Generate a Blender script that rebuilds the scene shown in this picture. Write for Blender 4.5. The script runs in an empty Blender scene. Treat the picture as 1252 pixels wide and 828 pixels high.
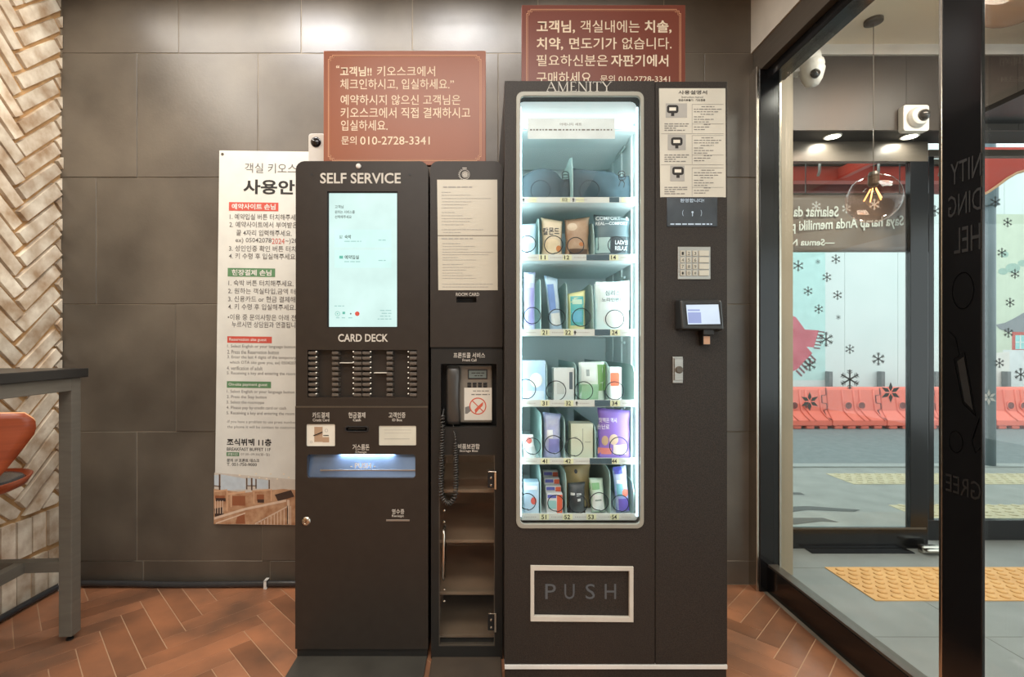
import bpy, bmesh, math, random
from mathutils import Vector, Matrix
random.seed(7)
S = bpy.context.scene
COL = S.collection
PI = math.pi
F, CX, CY, EYE = 600.0, 592.0, 422.0, 1.15      # focal length in px, principal point, eye height

# ------------------------------------------------------------------ camera, world, lights, exposure
cd = bpy.data.cameras.new('camera'); cam = bpy.data.objects.new('camera', cd); COL.objects.link(cam)
cam.location = (0, 0, EYE); cam.rotation_euler = (PI/2, 0, 0)
cd.sensor_fit = 'HORIZONTAL'; cd.sensor_width = 36.0; cd.lens = 36.0*F/1252.0
cd.shift_x = (626.0-CX)/1252.0; cd.shift_y = (CY-414.0)/1252.0
cd.clip_start = 0.02; cd.clip_end = 100
S.camera = cam
S.view_settings.view_transform = 'Standard'; S.view_settings.look = 'None'
S.view_settings.gamma = 1.0; S.view_settings.use_curve_mapping = False
S.view_settings.exposure = 0.40
w = bpy.data.worlds.new('overcast_sky'); S.world = w; w.use_nodes = True
bg = w.node_tree.nodes['Background']
bg.inputs[0].default_value = (0.92, 0.98, 1.0, 1); bg.inputs[1].default_value = 1.75
def area(name, loc, size, power, color, rot=(0, 0, 0), sy=None, spread=None):
    l = bpy.data.lights.new(name, 'AREA'); l.energy = power; l.color = color
    l.shape = 'RECTANGLE'; l.size = size; l.size_y = sy or size
    if spread: l.spread = spread
    o = bpy.data.objects.new(name, l); COL.objects.link(o); o.location = loc; o.rotation_euler = rot
    return o
WARM = (1.0, 0.96, 0.90)
area('ceiling_panel_light', (-0.1, 0.4, 2.82), 1.6, 30, WARM, sy=0.8)
area('ceiling_panel_light', (-0.2, -1.6, 2.82), 2.6, 62, WARM, sy=1.6)
area('wall_washer_light', (-0.50, 2.02, 2.84), 2.6, 15, (1, .97, .92), sy=0.10)
area('spot_washer_light', (-0.86, 2.05, 2.84), 0.30, 4.5, (.97, .97, 1), sy=0.10)
area('spot_washer_light', (-0.12, 2.05, 2.84), 0.30, 4.5, (.97, .97, 1), sy=0.10)
area('brick_washer_light', (-1.66, 1.25, 2.83), 0.2, 15, (1.0, 0.92, 0.80), sy=0.9)
area('vestibule_light', (2.3, 1.7, 2.73), 0.9, 42, (1.0, 0.93, 0.82), sy=0.7)

# ------------------------------------------------------------------ helpers
def lin(c):
    c = c/255.0
    return c/12.92 if c <= 0.04045 else ((c+0.055)/1.055)**2.4
def rgb(c): return (lin(c[0]), lin(c[1]), lin(c[2]), 1)
def mat(name, c, rough=0.5, metal=0.0, c2=None, scale=8.0, detail=4.0, bump=0.0, bscale=None, emit=0.0, island=0.0, stretch=None, spec=0.5, coat=0.0):
    m = bpy.data.materials.new(name); m.use_nodes = True
    nt = m.node_tree; N = nt.nodes; L = nt.links
    b = N['Principled BSDF']
    b.inputs['Roughness'].default_value = rough; b.inputs['Metallic'].default_value = metal
    b.inputs['Specular IOR Level'].default_value = spec
    if coat: b.inputs['Coat Weight'].default_value = coat; b.inputs['Coat Roughness'].default_value = 0.08
    tc = N.new('ShaderNodeTexCoord'); src = tc.outputs['Object']
    if stretch:
        mp = N.new('ShaderNodeMapping'); mp.inputs['Scale'].default_value = stretch
        L.new(src, mp.inputs[0]); src = mp.outputs[0]
    no = N.new('ShaderNodeTexNoise'); no.inputs['Scale'].default_value = scale; no.inputs['Detail'].default_value = detail
    L.new(src, no.inputs['Vector'])
    c2 = c2 or tuple(min(255, v*0.94) for v in c)
    rp = N.new('ShaderNodeValToRGB'); rp.color_ramp.elements[0].position = 0.3; rp.color_ramp.elements[1].position = 0.7
    rp.color_ramp.elements[0].color = rgb(c); rp.color_ramp.elements[1].color = rgb(c2)
    L.new(no.outputs['Fac'], rp.inputs[0]); out = rp.outputs[0]
    if island:
        g = N.new('ShaderNodeNewGeometry'); hs = N.new('ShaderNodeHueSaturation')
        mr = N.new('ShaderNodeMapRange'); mr.inputs['To Min'].default_value = 1-island; mr.inputs['To Max'].default_value = 1+island
        L.new(g.outputs['Random Per Island'], mr.inputs['Value']); L.new(mr.outputs[0], hs.inputs['Value'])
        L.new(out, hs.inputs['Color']); out = hs.outputs[0]
    L.new(out, b.inputs['Base Color'])
    if emit:
        L.new(out, b.inputs['Emission Color']); b.inputs['Emission Strength'].default_value = emit
    if bump:
        n2 = N.new('ShaderNodeTexNoise'); n2.inputs['Scale'].default_value = bscale or scale*4; n2.inputs['Detail'].default_value = 3
        L.new(src, n2.inputs['Vector'])
        bp = N.new('ShaderNodeBump'); bp.inputs['Strength'].default_value = bump; bp.inputs['Distance'].default_value = 0.004
        L.new(n2.outputs['Fac'], bp.inputs['Height']); L.new(bp.outputs[0], b.inputs['Normal'])
    return m
def lit(name, c, s=0.95):                          # a display: dark glass that gives off its own light
    m = mat(name, c, 0.2, emit=s); b = m.node_tree.nodes['Principled BSDF']
    for l in list(m.node_tree.links):
        if l.to_socket == b.inputs['Base Color']: m.node_tree.links.remove(l)
    b.inputs['Base Color'].default_value = (0.012, 0.012, 0.012, 1); b.inputs['Specular IOR Level'].default_value = 0.25
    return m
def glass(name, tint=(245, 250, 248), refl=1.0, ior=1.45, rough=0.0):
    m = bpy.data.materials.new(name); m.use_nodes = True
    nt = m.node_tree; N = nt.nodes; L = nt.links; N.clear()
    o = N.new('ShaderNodeOutputMaterial'); mx = N.new('ShaderNodeMixShader')
    t = N.new('ShaderNodeBsdfTransparent'); t.inputs[0].default_value = rgb(tint)
    g = N.new('ShaderNodeBsdfGlossy'); g.inputs['Roughness'].default_value = rough
    lw = N.new('ShaderNodeLayerWeight'); lw.inputs['Blend'].default_value = 0.5     # Schlick reflectance, the same from both faces of the pane
    pw = N.new('ShaderNodeMath'); pw.operation = 'POWER'; pw.inputs[1].default_value = 5
    r0 = ((ior-1)/(ior+1))**2
    ma = N.new('ShaderNodeMath'); ma.operation = 'MULTIPLY_ADD'; ma.inputs[1].default_value = (1-r0)*refl; ma.inputs[2].default_value = r0*refl
    L.new(lw.outputs['Facing'], pw.inputs[0]); L.new(pw.outputs[0], ma.inputs[0]); L.new(ma.outputs[0], mx.inputs[0])
    L.new(t.outputs[0], mx.inputs[1]); L.new(g.outputs[0], mx.inputs[2]); L.new(mx.outputs[0], o.inputs[0])
    return m
def film(name, c, alpha, rough=0.3):
    m = mat(name, c, rough); m.node_tree.nodes['Principled BSDF'].inputs['Alpha'].default_value = alpha
    return m

def at(px, py, D): return ((px-CX)*D/F, EYE-(py-CY)*D/F)
def ax(px, D): return (px-CX)*D/F
def az(py, D): return EYE-(py-CY)*D/F

OFF = {}
def wloc(o): return OFF.get(o.name, Vector((0, 0, 0)))
class MB:
    """collects shapes (world coordinates) and links them as one mesh object"""
    def __init__(s): s.bm = bmesh.new()
    def poly(s, vs):
        return s.bm.faces.new([s.bm.verts.new(v) for v in vs])
    def box(s, x0, x1, y0, y1, z0, z1):
        x0, x1 = min(x0, x1), max(x0, x1); y0, y1 = min(y0, y1), max(y0, y1); z0, z1 = min(z0, z1), max(z0, z1)
        v = [s.bm.verts.new(p) for p in ((x0,y0,z0),(x1,y0,z0),(x1,y1,z0),(x0,y1,z0),(x0,y0,z1),(x1,y0,z1),(x1,y1,z1),(x0,y1,z1))]
        for f in ((0,3,2,1),(4,5,6,7),(0,1,5,4),(1,2,6,5),(2,3,7,6),(3,0,4,7)): s.bm.faces.new([v[i] for i in f])
        return v
    def obox(s, c, ax_u, ax_v, ax_w, hu, hv, hw):
        c = Vector(c); U = Vector(ax_u).normalized()*hu; V = Vector(ax_v).normalized()*hv; W = Vector(ax_w).normalized()*hw
        v = [s.bm.verts.new(c+a*U+b*V+d*W) for d in (-1,1) for a,b in ((-1,-1),(1,-1),(1,1),(-1,1))]
        for f in ((0,3,2,1),(4,5,6,7),(0,1,5,4),(1,2,6,5),(2,3,7,6),(3,0,4,7)): s.bm.faces.new([v[i] for i in f])
        return v
    def prism(s, pts, y0, y1):                     # polygon in XZ, extruded along Y
        a = [s.bm.verts.new((x, y0, z)) for x, z in pts]; b = [s.bm.verts.new((x, y1, z)) for x, z in pts]
        n = len(pts); s.bm.faces.new(a); s.bm.faces.new(list(reversed(b)))
        for i in range(n): s.bm.faces.new((a[i], b[i], b[(i+1) % n], a[(i+1) % n]))
    def ring(s, outer, inner, y0, y1):             # frame between two outlines with the same number of points
        n = len(outer)
        A = [s.bm.verts.new((x, y0, z)) for x, z in outer]; B = [s.bm.verts.new((x, y0, z)) for x, z in inner]
        C = [s.bm.verts.new((x, y1, z)) for x, z in outer]; D = [s.bm.verts.new((x, y1, z)) for x, z in inner]
        for i in range(n):
            j = (i+1) % n
            s.bm.faces.new((A[i], A[j], B[j], B[i])); s.bm.faces.new((C[j], C[i], D[i], D[j]))
            s.bm.faces.new((A[j], A[i], C[i], C[j])); s.bm.faces.new((B[i], B[j], D[j], D[i]))
    def cyl(s, p0, p1, r0, r1=None, n=16, cap=True):
        p0, p1 = Vector(p0), Vector(p1); r1 = r0 if r1 is None else r1
        d = (p1-p0).normalized(); u = d.orthogonal().normalized(); v = d.cross(u)
        a = [s.bm.verts.new(p0+(u*math.cos(2*PI*i/n)+v*math.sin(2*PI*i/n))*r0) for i in range(n)]
        b = [s.bm.verts.new(p1+(u*math.cos(2*PI*i/n)+v*math.sin(2*PI*i/n))*r1) for i in range(n)]
        for i in range(n): s.bm.faces.new((a[i], a[(i+1) % n], b[(i+1) % n], b[i]))
        if cap: s.bm.faces.new(list(reversed(a))); s.bm.faces.new(b)
    def tube(s, pts, r, n=8, closed=False):
        pts = [Vector(p) for p in pts]; m = len(pts); rings = []; u = None
        for i, p in enumerate(pts):
            if closed: d = pts[(i+1) % m]-pts[i-1]
            else: d = pts[min(i+1, m-1)]-pts[max(i-1, 0)]
            d.normalize()
            if u is None: u = d.orthogonal().normalized()
            u = (u-d*u.dot(d)); u = u.normalized() if u.length > 1e-6 else d.orthogonal().normalized()
            v = d.cross(u)
            rings.append([s.bm.verts.new(p+(u*math.cos(2*PI*k/n)+v*math.sin(2*PI*k/n))*r) for k in range(n)])
        for i in range(m if closed else m-1):
            a, b = rings[i], rings[(i+1) % m]
            for k in range(n): s.bm.faces.new((a[k], a[(k+1) % n], b[(k+1) % n], b[k]))
        if not closed: s.bm.faces.new(list(reversed(rings[0]))); s.bm.faces.new(rings[-1])
    def lathe(s, c, prof, n=24, axis='Z'):         # profile of (radius, height) round an axis through c
        c = Vector(c); rings = []
        for r, h in prof:
            row = []
            for k in range(n):
                a = 2*PI*k/n
                if axis == 'Z': p = Vector((r*math.cos(a), r*math.sin(a), h))
                else: p = Vector((r*math.cos(a), h, r*math.sin(a)))
                row.append(s.bm.verts.new(c+p))
            rings.append(row)
        for a, b in zip(rings, rings[1:]):
            for k in range(n): s.bm.faces.new((a[k], a[(k+1) % n], b[(k+1) % n], b[k]))
        for r in (rings[0], rings[-1]):
            try: s.bm.faces.new(r)
            except ValueError: pass
    def pillow(s, x0, x1, z0, z1, y, t, nx=10, nz=10, crimp=0.0, seed=0, wave=0.0, flat=0.5):
        """a filled packet standing upright: front and back bulge, edges pinch together"""
        rnd = random.Random(seed); ph = [rnd.uniform(0, 6) for _ in range(6)]; w = x1-x0; h = z1-z0
        fr, bk = {}, {}; tilt = rnd.uniform(-0.05, 0.05); pinch = rnd.uniform(0.02, 0.06)
        for i in range(nx+1):
            for j in range(nz+1):
                u, v = i/nx, j/nz
                b = (max(0, math.sin(PI*u))**flat)*(max(0, math.sin(PI*v))**flat)
                wob = wave*(math.sin(7*u+ph[0]+3*v)*0.5+math.sin(11*v+ph[1]+4*u)*0.5)
                edge_in = pinch*math.sin(PI*v)**0.7+0.012*math.sin(13*v+ph[2])*(1 if 0 < j < nz else 0)
                x = x0+w*(0.5+(u-0.5)*(1-2*edge_in)); z = z0+h*v
                if j: z += h*v*(-abs(tilt)+tilt*(u-0.5)*2)*0.9-h*0.02*math.sin(PI*u)*(1-v)
                crease = 0.0012*math.sin(17*u+9*v+ph[3])*(1-b)+0.0008*math.sin(23*v-6*u+ph[4])
                fr[i, j] = s.bm.verts.new((x, y-t*0.5*b+(wob+crease)*min(1, 2*b), z))
                edge = i in (0, nx) or j in (0, nz)
                bk[i, j] = fr[i, j] if edge else s.bm.verts.new((x, y+t*0.5*b, z))
        for i in range(nx):
            for j in range(nz):
                s.bm.faces.new((fr[i,j], fr[i+1,j], fr[i+1,j+1], fr[i,j+1]))
                q = (bk[i,j+1], bk[i+1,j+1], bk[i+1,j], bk[i,j])
                if len(set(q)) == 4:
                    try: s.bm.faces.new(q)
                    except ValueError: pass
    def text(s, body, x0, x1, z0, z1, y, bold=0.0, mirror=False, res=3, thick=0.0006, keep=False, align='L', slant=0.0):
        c = bpy.data.curves.new('lettering', 'FONT'); c.body = body; c.size = 1; c.resolution_u = res; c.offset = bold
        c.fill_mode = 'FRONT' if thick == 0 else 'BOTH'; c.extrude = 0.0
        o = bpy.data.objects.new('lettering', c); COL.objects.link(o); bpy.context.view_layer.update()
        me = bpy.data.meshes.new_from_object(o.evaluated_get(bpy.context.evaluated_depsgraph_get()))
        bpy.data.objects.remove(o); bpy.data.curves.remove(c)
        if not me.vertices: return
        xs = [v.co.x for v in me.vertices]; ys = [v.co.y for v in me.vertices]
        ax0, ax1, ay0, ay1 = min(xs), max(xs), min(ys), max(ys)
        sz = (z1-z0)/(ay1-ay0); sx = (x1-x0)/(ax1-ax0)
        if keep: sx = sz
        vs = []
        for v in me.vertices:
            u = (v.co.x-ax0)*sx; h = (v.co.y-ay0)*sz
            X = (x1-u) if mirror else (x0+u)
            vs.append(s.bm.verts.new((X, y, z0+h+slant*(X-x0))))
        for p in me.polygons:
            q = [vs[i] for i in p.vertices]
            if mirror: q.reverse()
            try: s.bm.faces.new(q)
            except ValueError: pass
        bpy.data.meshes.remove(me)
    def dashes(s, x0, x1, zc, h, y, rnd, word=(2.0, 6.0)):   # a printed line too small to read
        x = x0
        while x < x1-h:
            l = min(h*rnd.uniform(*word), x1-x); s.poly(((x, y, zc-h/2), (x+l, y, zc-h/2), (x+l, y, zc+h/2), (x, y, zc+h/2))); x += l+h*0.9
    def quad(s, x0, x1, z0, z1, y): s.poly(((x0,y,z0),(x1,y,z0),(x1,y,z1),(x0,y,z1)))
    def disc(s, x, z, r, y, n=20, r2=0.0):
        o = [(x+r*math.cos(2*PI*k/n), y, z+r*math.sin(2*PI*k/n)) for k in range(n)]
        if r2 == 0: s.poly(o); return
        i = [(x+r2*math.cos(2*PI*k/n), y, z+r2*math.sin(2*PI*k/n)) for k in range(n)]
        O = [s.bm.verts.new(p) for p in o]; I = [s.bm.verts.new(p) for p in i]
        for k in range(n): s.bm.faces.new((O[k], O[(k+1) % n], I[(k+1) % n], I[k]))
    def build(s, name, m, parent=None, bevel=0.0, smooth=False, recalc=True, seg=2):
        if recalc: bmesh.ops.recalc_face_normals(s.bm, faces=s.bm.faces)
        off = wloc(parent) if parent else Vector((0, 0, 0))
        if parent is not None:
            for v in s.bm.verts: v.co -= off
        me = bpy.data.meshes.new(name); s.bm.to_mesh(me); s.bm.free()
        for ms in (m if isinstance(m, (list, tuple)) else [m]): me.materials.append(ms)
        o = bpy.data.objects.new(name, me); COL.objects.link(o)
        if smooth:
            for p in me.polygons: p.use_smooth = True
        if bevel:
            b = o.modifiers.new('soft_edge', 'BEVEL'); b.width = bevel; b.segments = seg; b.limit_method = 'ANGLE'; b.angle_limit = math.radians(40)
        if parent is not None: o.parent = parent; OFF[o.name] = off.copy()
        return o
def tag(o, label, cat, group=None, kind=None):
    if label: o['label'] = label
    if cat: o['category'] = cat
    if group: o['group'] = group
    if kind: o['kind'] = kind
    return o
def thing(name, label, cat, loc, group=None):
    o = bpy.data.objects.new(name, None); COL.objects.link(o); o.location = loc; o.empty_display_size = 0.05
    OFF[o.name] = Vector(loc); return tag(o, label, cat, group)
def struct(o, label=None):
    o['kind'] = 'structure'
    if label: o['label'] = label
    return o
def rrect(x0, x1, z0, z1, r, n=5):
    x0, x1 = min(x0, x1), max(x0, x1); z0, z1 = min(z0, z1), max(z0, z1); P = []
    for cx, cz, a in ((x1-r, z1-r, 0), (x0+r, z1-r, 90), (x0+r, z0+r, 180), (x1-r, z0+r, 270)):
        for k in range(n+1):
            t = math.radians(a+90*k/n); P.append((cx+r*math.cos(t), cz+r*math.sin(t)))
    return P
def herring(bm_add, w, n, u0, u1, v0, v1, gap, rnd, ang=45):
    """calls bm_add(cx, cy, angle, half_length, half_width) for each herringbone piece covering the rectangle"""
    L = n*w; R = int(max(abs(u0), abs(u1), abs(v0), abs(v1))*1.6/w)+2*n; ca, sa = math.cos(math.radians(ang)), math.sin(math.radians(ang))
    for r in range(-R, R):
        for m in range(-R//n, R//n):
            x = r+2*n*m
            if abs(x) > R: continue
            for (cx, cy, a) in ((x+n/2, r+0.5, 0), (r+n+2*n*m+0.5, r+n/2-n+1, 90)):
                X, Y = cx*w, cy*w; U = X*ca-Y*sa; V = X*sa+Y*ca
                if u0-L < U < u1+L and v0-L < V < v1+L: bm_add(U, V, a+ang, L/2-gap/2, w/2-gap/2)
def clip(bm, co, no):
    g = bm.verts[:]+bm.edges[:]+bm.faces[:]
    bmesh.ops.bisect_plane(bm, geom=g, plane_co=co, plane_no=no, clear_outer=True)

# ------------------------------------------------------------------ materials
M = {}
M['tile'] = mat('grey_stone_tile', (102, 94, 83), 0.40, c2=(70, 63, 55), spec=0.75, scale=2.8, detail=8, bump=0.08, bscale=90, island=0.05)
M['grout'] = mat('grout', (148, 137, 120), 0.9, c2=(104, 94, 80), scale=5)
M['brick'] = mat('whitewashed_brick', (228, 217, 197), 0.9, c2=(160, 132, 102), scale=11, detail=8, bump=0.6, bscale=45, island=0.16)
M['mortar'] = mat('ochre_mortar', (196, 158, 110), 0.95, c2=(164, 124, 80), scale=18, bump=0.5)
M['plank'] = mat('terracotta_wood_tile', (174, 116, 82), 0.3, c2=(112, 82, 64), scale=4.0, detail=9, island=0.26, bump=0.05, bscale=30)
M['floorgrout'] = mat('floor_grout', (190, 154, 122), 0.8)
M['plaster'] = mat('light_plaster', (196, 188, 174), 0.8)
M['greytile'] = mat('grey_paving', (136, 138, 134), 0.45, c2=(120, 122, 119), scale=4, detail=6)
M['cream'] = mat('cream_panel', (246, 235, 214), 0.6, c2=(240, 228, 206), scale=3)
M['black'] = mat('black_steel', (16, 16, 17), 0.16, c2=(20, 20, 21), scale=5)
M['blackmatte'] = mat('black_matte', (20, 20, 21), 0.5)
M['bronze'] = mat('brown_grey_metal', (92, 84, 74), 0.35, metal=0.3, c2=(84, 76, 66), stretch=(1, 1, 12))
M['chrome'] = mat('chrome', (205, 198, 186), 0.22, metal=1.0)
M['steel'] = mat('brushed_steel', (170, 168, 162), 0.35, metal=0.8, c2=(150, 148, 142), stretch=(1, 1, 30))
M['kiosk'] = mat('dark_brown_powder_coat', (48, 42, 37), 0.38, c2=(44, 38, 33), scale=30, spec=0.35)
M['kioskdark'] = mat('charcoal_powder_coat', (36, 35, 33), 0.4, c2=(33, 32, 30), scale=30, spec=0.35)
M['vend'] = mat('speckled_dark_coat', (56, 49, 43), 0.5, c2=(30, 27, 24), scale=330, spec=0.3, detail=2, bump=0.15, bscale=350)
M['white'] = mat('white_plastic', (228, 226, 220), 0.35)
M['paper'] = mat('paper', (226, 221, 208), 0.7)
M['ink'] = mat('dark_ink', (48, 46, 44), 0.8)
M['greyink'] = mat('grey_ink', (128, 126, 122), 0.8)
M['paleink'] = mat('pale_grey_ink', (170, 168, 162), 0.8)
M['silverink'] = mat('silver_lettering', (205, 200, 190), 0.5)
M['cream_ink'] = mat('cream_lettering', (240, 222, 196), 0.6)
M['signbrown'] = mat('brown_sign_board', (148, 84, 54), 0.35, c2=(140, 78, 50), scale=3)
M['signred'] = mat('red_brown_sign_board', (122, 62, 48), 0.4, c2=(116, 58, 44), scale=3)
M['red'] = mat('red_print', (206, 84, 70), 0.6)
M['green'] = mat('green_print', (92, 138, 96), 0.6)
M['clear'] = glass('clear_glass', (252, 253, 252), 0.8); M['vendglass'] = glass('coated_display_glass', (252, 253, 253), 0.12)
M['doorglass'] = glass('door_glass', (248, 251, 250), 0.8, ior=1.5)
M['rubber'] = mat('black_rubber', (52, 52, 53), 0.25)

# ------------------------------------------------------------------ the room
YB, XL, XD, ZC = 2.353, -2.027, 1.30, 2.86
o = MB(); o.box(-6, XD, -4, 4.5, -0.08, -0.0012); base = struct(o.build('floor', M['floorgrout']))
fb = MB(); rnd = random.Random(3)
def addp(u, v, a, hl, hw):
    c = Vector((u-0.62, v+0.35, -0.006)); t = math.radians(a)
    fb.obox(c, (math.cos(t), math.sin(t), 0), (-math.sin(t), math.cos(t), 0), (0, 0, 1), hl, hw, 0.006)
herring(addp, 0.082, 5, -1.6, 2.2, -1.2, 2.2, 0.0032, rnd)
clip(fb.bm, (0, YB, 0), (0, 1, 0)); clip(fb.bm, (XD, 0, 0), (1, 0, 0)); clip(fb.bm, (XL, 0, 0), (-1, 0, 0)); clip(fb.bm, (0, -0.6, 0), (0, -1, 0))
fb.build('floor_planks', M['plank'], base)
o = MB(); o.box(-6, XD, -4, YB+0.3, ZC, ZC+0.1); struct(o.build('ceiling', M['plaster']))
o = MB(); o.box(-6, 1.4, -4.1, -4, 0, ZC); struct(o.build('wall_rear', M['plaster']))
o = MB(); o.box(XL-0.2, 1.30, YB+0.0035, YB+0.2, -0.05, ZC); wall = struct(o.build('wall_back', M['grout']))
# stone tiles with the joints where the photo shows them
tb = MB(); rnd = random.Random(5)
rows = [(-2, 65, [66, 218, 368, 504, 658, 812]), (65, 217, [168, 315, 462, 609, 735, 861]), (217, 372, [118, 268, 418, 568, 718, 868]),
        (372, 528, [66, 215, 365, 515, 665, 815]), (528, 686, [167, 320, 470, 620, 770]), (686, 716, [66, 175, 330, 480, 630, 780])]
for y0, y1, js in rows:
    z1, z0 = az(y0, YB), max(0.0, az(y1, YB))
    if y0 < 0: z1 = ZC
    xs = sorted(set([XL]+[ax(j, YB) for j in js if ax(j, YB) > XL+0.01]+[1.30]))
    for a, b in zip(xs, xs[1:]):
        d = rnd.uniform(-0.002, 0.0025)
        tb.box(a+0.0018, b-0.0018, YB+d, YB+0.015, z0+0.0018, z1-0.0018)
tb.build('stone_tiles', M['tile'], wall, bevel=0.0012, seg=1)
# brick wall on the left: herringbone above, a soldier course at the foot
o = MB(); o.box(XL-0.2, XL-0.009, -4, YB+0.01, -0.05, ZC); wl = struct(o.build('wall_left', M['mortar']))
bb = MB(); rnd = random.Random(11); HB = 0.40
def addb(u, v, a, hl, hw):
    t = math.radians(a+rnd.uniform(-1.6, 1.6)); y, z = u+2.163, v+1.487
    c = Vector((XL-0.014+rnd.uniform(-0.006, 0.007), y, z))
    hl *= rnd.uniform(0.955, 1.0); hw *= rnd.uniform(0.90, 1.02)
    vs = bb.obox(c, (0, math.cos(t), math.sin(t)), (0, -math.sin(t), math.cos(t)), (1, 0, 0), hl, hw, 0.02)
    for q in vs: q.co += Vector((0, rnd.uniform(-.004, .004), rnd.uniform(-.004, .004)))
herring(addb, 0.0685, 4, -1.5, 0.3, -1.5, 1.5, 0.014, rnd)
clip(bb.bm, (0, YB-0.003, 0), (0, 1, 0)); clip(bb.bm, (0, 0, HB), (0, 0, -1)); clip(bb.bm, (0, 0, ZC), (0, 0, 1)); clip(bb.bm, (0, 0.6, 0), (0, -1, 0))
y = YB-0.004
while y > 0.6:
    wv = rnd.uniform(0.058, 0.068)
    for zz0, zz1 in ((0.215, HB-0.015), (0.0, 0.2)):
        bb.box(XL-0.03, XL+rnd.uniform(-0.002, 0.009), y-wv, y, zz0+rnd.uniform(0, .006), zz1-rnd.uniform(0, .01))
    y -= wv+0.012
bb.build('bricks', M['brick'], wl, bevel=0.005)

# ---- glazed entrance on the right
def zx(s): return s
ob = MB()                                           # wall over the door
ob.box(XD-0.02, XD+0.14, -4, YB+0.01, 2.55, ZC); struct(ob.build('wall_right', M['plaster']))
ob = MB(); ob.box(XD-0.012, XD+0.12, -4, YB-0.005, 2.435, 2.555); struct(ob.build('trim_1', M['bronze']), None)
d1 = MB()
d1.box(1.318, 1.37, -1.0, 2.29, 0.0, 0.118)       # bottom rail
d1.box(1.318, 1.40, -1.0, 2.29, 2.385, 2.435)     # top rail
door = struct(d1.build('door_1', M['black'], bevel=0.002))
s1 = MB(); s1.box(1.283, 1.372, 2.285, 2.36, 0.0, 2.44); s1.build('jamb', M['black'], door, bevel=0.003)
s1 = MB(); s1.box(1.270, 1.2825, 2.288, 2.36, 0.0, 2.45); s1.box(1.3725, 1.383, 2.282, 2.33, 0.118, 2.385); s1.build('jamb_trim', M['chrome'], door, bevel=0.002)
s1 = MB(); s1.box(1.322, 1.366, 0.3, 2.285, 0.118, 0.128); s1.build('glazing_bead', M['bronze'], door)
s1 = MB(); s1.box(1.343, 1.349, 1.43, 2.29, 0.12, 2.39); s1.build('glass_pane', M['doorglass'], door)
# the dark stile where the two glass leaves meet
s1 = MB(); s1.box(1.318, 1.328, 1.300, 1.412, 0.0, 2.435); st = s1.build('stile', M['black'], door, bevel=0.002)
s1 = MB(); s1.box(1.318, 1.35, 1.413, 1.424, 0.118, 2.385); s1.build('chrome_strip', M['chrome'], door, bevel=0.002)
s1 = MB(); s1.cyl((1.33, 1.4255, 0.36), (1.33, 1.4255, 0.0), 0.004, n=8); s1.cyl((1.325, 1.418, 0.37), (1.325, 1.418, 2.3), 0.003, n=8); s1.build('edge_bead', M['bronze'], door)
# reflected lettering and tag, drawn as faint reversed shapes on the stile's face
M['ghost'] = mat('faint_reflection_grey', (34, 32, 30), 0.5)
gl = MB()
def on_stile(fn):                                   # draw flat on XZ, then swing it onto the stile's face (plane x = 1.317)
    t = MB(); fn(t)
    m = {}
    for v in t.bm.verts: m[v] = gl.bm.verts.new((1.3165, v.co.x, v.co.z))
    for f in t.bm.faces:
        try: gl.bm.faces.new([m[v] for v in f.verts])
        except ValueError: pass
    t.bm.free()
def stile_text(body, y0, y1, z0, z1): on_stile(lambda t: t.text(body, y0, y1, z0, z1, 0, res=2))
stile_text('NITY', 1.300, 1.385, 1.60, 1.66); stile_text('DING', 1.300, 1.392, 1.51, 1.57); stile_text('HEL', 1.302, 1.375, 1.405, 1.475)
stile_text('GREE', 1.300, 1.400, 0.735, 0.785)
def tagdraw(t):
    P = lambda a: [(p[0], 0, p[1]) for p in a]
    for a in ([(1.315, 0.96), (1.35, 0.99), (1.375, 1.11), (1.345, 1.13), (1.315, 0.96)], [(1.36, 1.12), (1.37, 1.17), (1.39, 1.19)], [(1.30, 0.88), (1.315, 0.86), (1.325, 0.89), (1.305, 0.955)]):
        t.tube(P(a), 0.0009, n=4)
    t.tube([(1.35+0.03*math.cos(k*PI/10), 0, 1.30+0.05*math.sin(k*PI/10)) for k in range(20)], 0.0008, n=4, closed=True)
    t.tube([(1.37+0.02*math.cos(k*PI/10), 0, 0.88+0.03*math.sin(k*PI/10)) for k in range(20)], 0.0008, n=4, closed=True)
    t.poly(((1.322, 0, 0.975), (1.345, 0, 0.995), (1.366, 0, 1.105), (1.347, 0, 1.118)))
on_stile(tagdraw); gl.build('reversed_reflection', M['ghost'], door)
s1 = MB(); s1.box(1.325, 1.331, -0.9, 1.296, 0.02, 2.385); s1.build('glass_pane', M['doorglass'], door)

# vestibule beyond the glass
o = MB(); o.box(XD, 6, -4, 2.95, -0.08, 0.0); vf = struct(o.build('floor_vestibule', M['grout']))
t = MB()
for i in range(8):
    for j in range(12):
        x0 = 1.372+i*0.6; y0 = 2.2+0.33-0.6*j
        t.box(x0+0.0015, x0+0.5985, y0-0.5985, y0-0.0015, -0.01, 0.0015)
t.box(1.372, 6, 2.532, 2.95, -0.01, 0.0015); t.build('paving_tiles', M['greytile'], vf)
o = MB(); o.box(XD+0.14, 6, -4, 2.95, 2.755, 2.85); cv = struct(o.build('ceiling_vestibule', M['cream']))
M['soffit'] = mat('dark_soffit', (20, 19, 18), 0.3)
o = MB(); o.box(2.55, 6, 1.0, 2.63, 2.335, 2.36); struct(o.build('trim_2', M['soffit']))
o = MB(); o.box(1.34, 1.543, 2.45, 2.75, 0, 2.755); struct(o.build('wall_pilaster', mat('tan_stone', (158, 143, 120), 0.5, c2=(144, 130, 108), scale=3), bevel=0.003))
M['fascia'] = mat('dark_stone_fascia', (70, 63, 56), 0.4, c2=(54, 48, 43), scale=3, detail=7)
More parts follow.
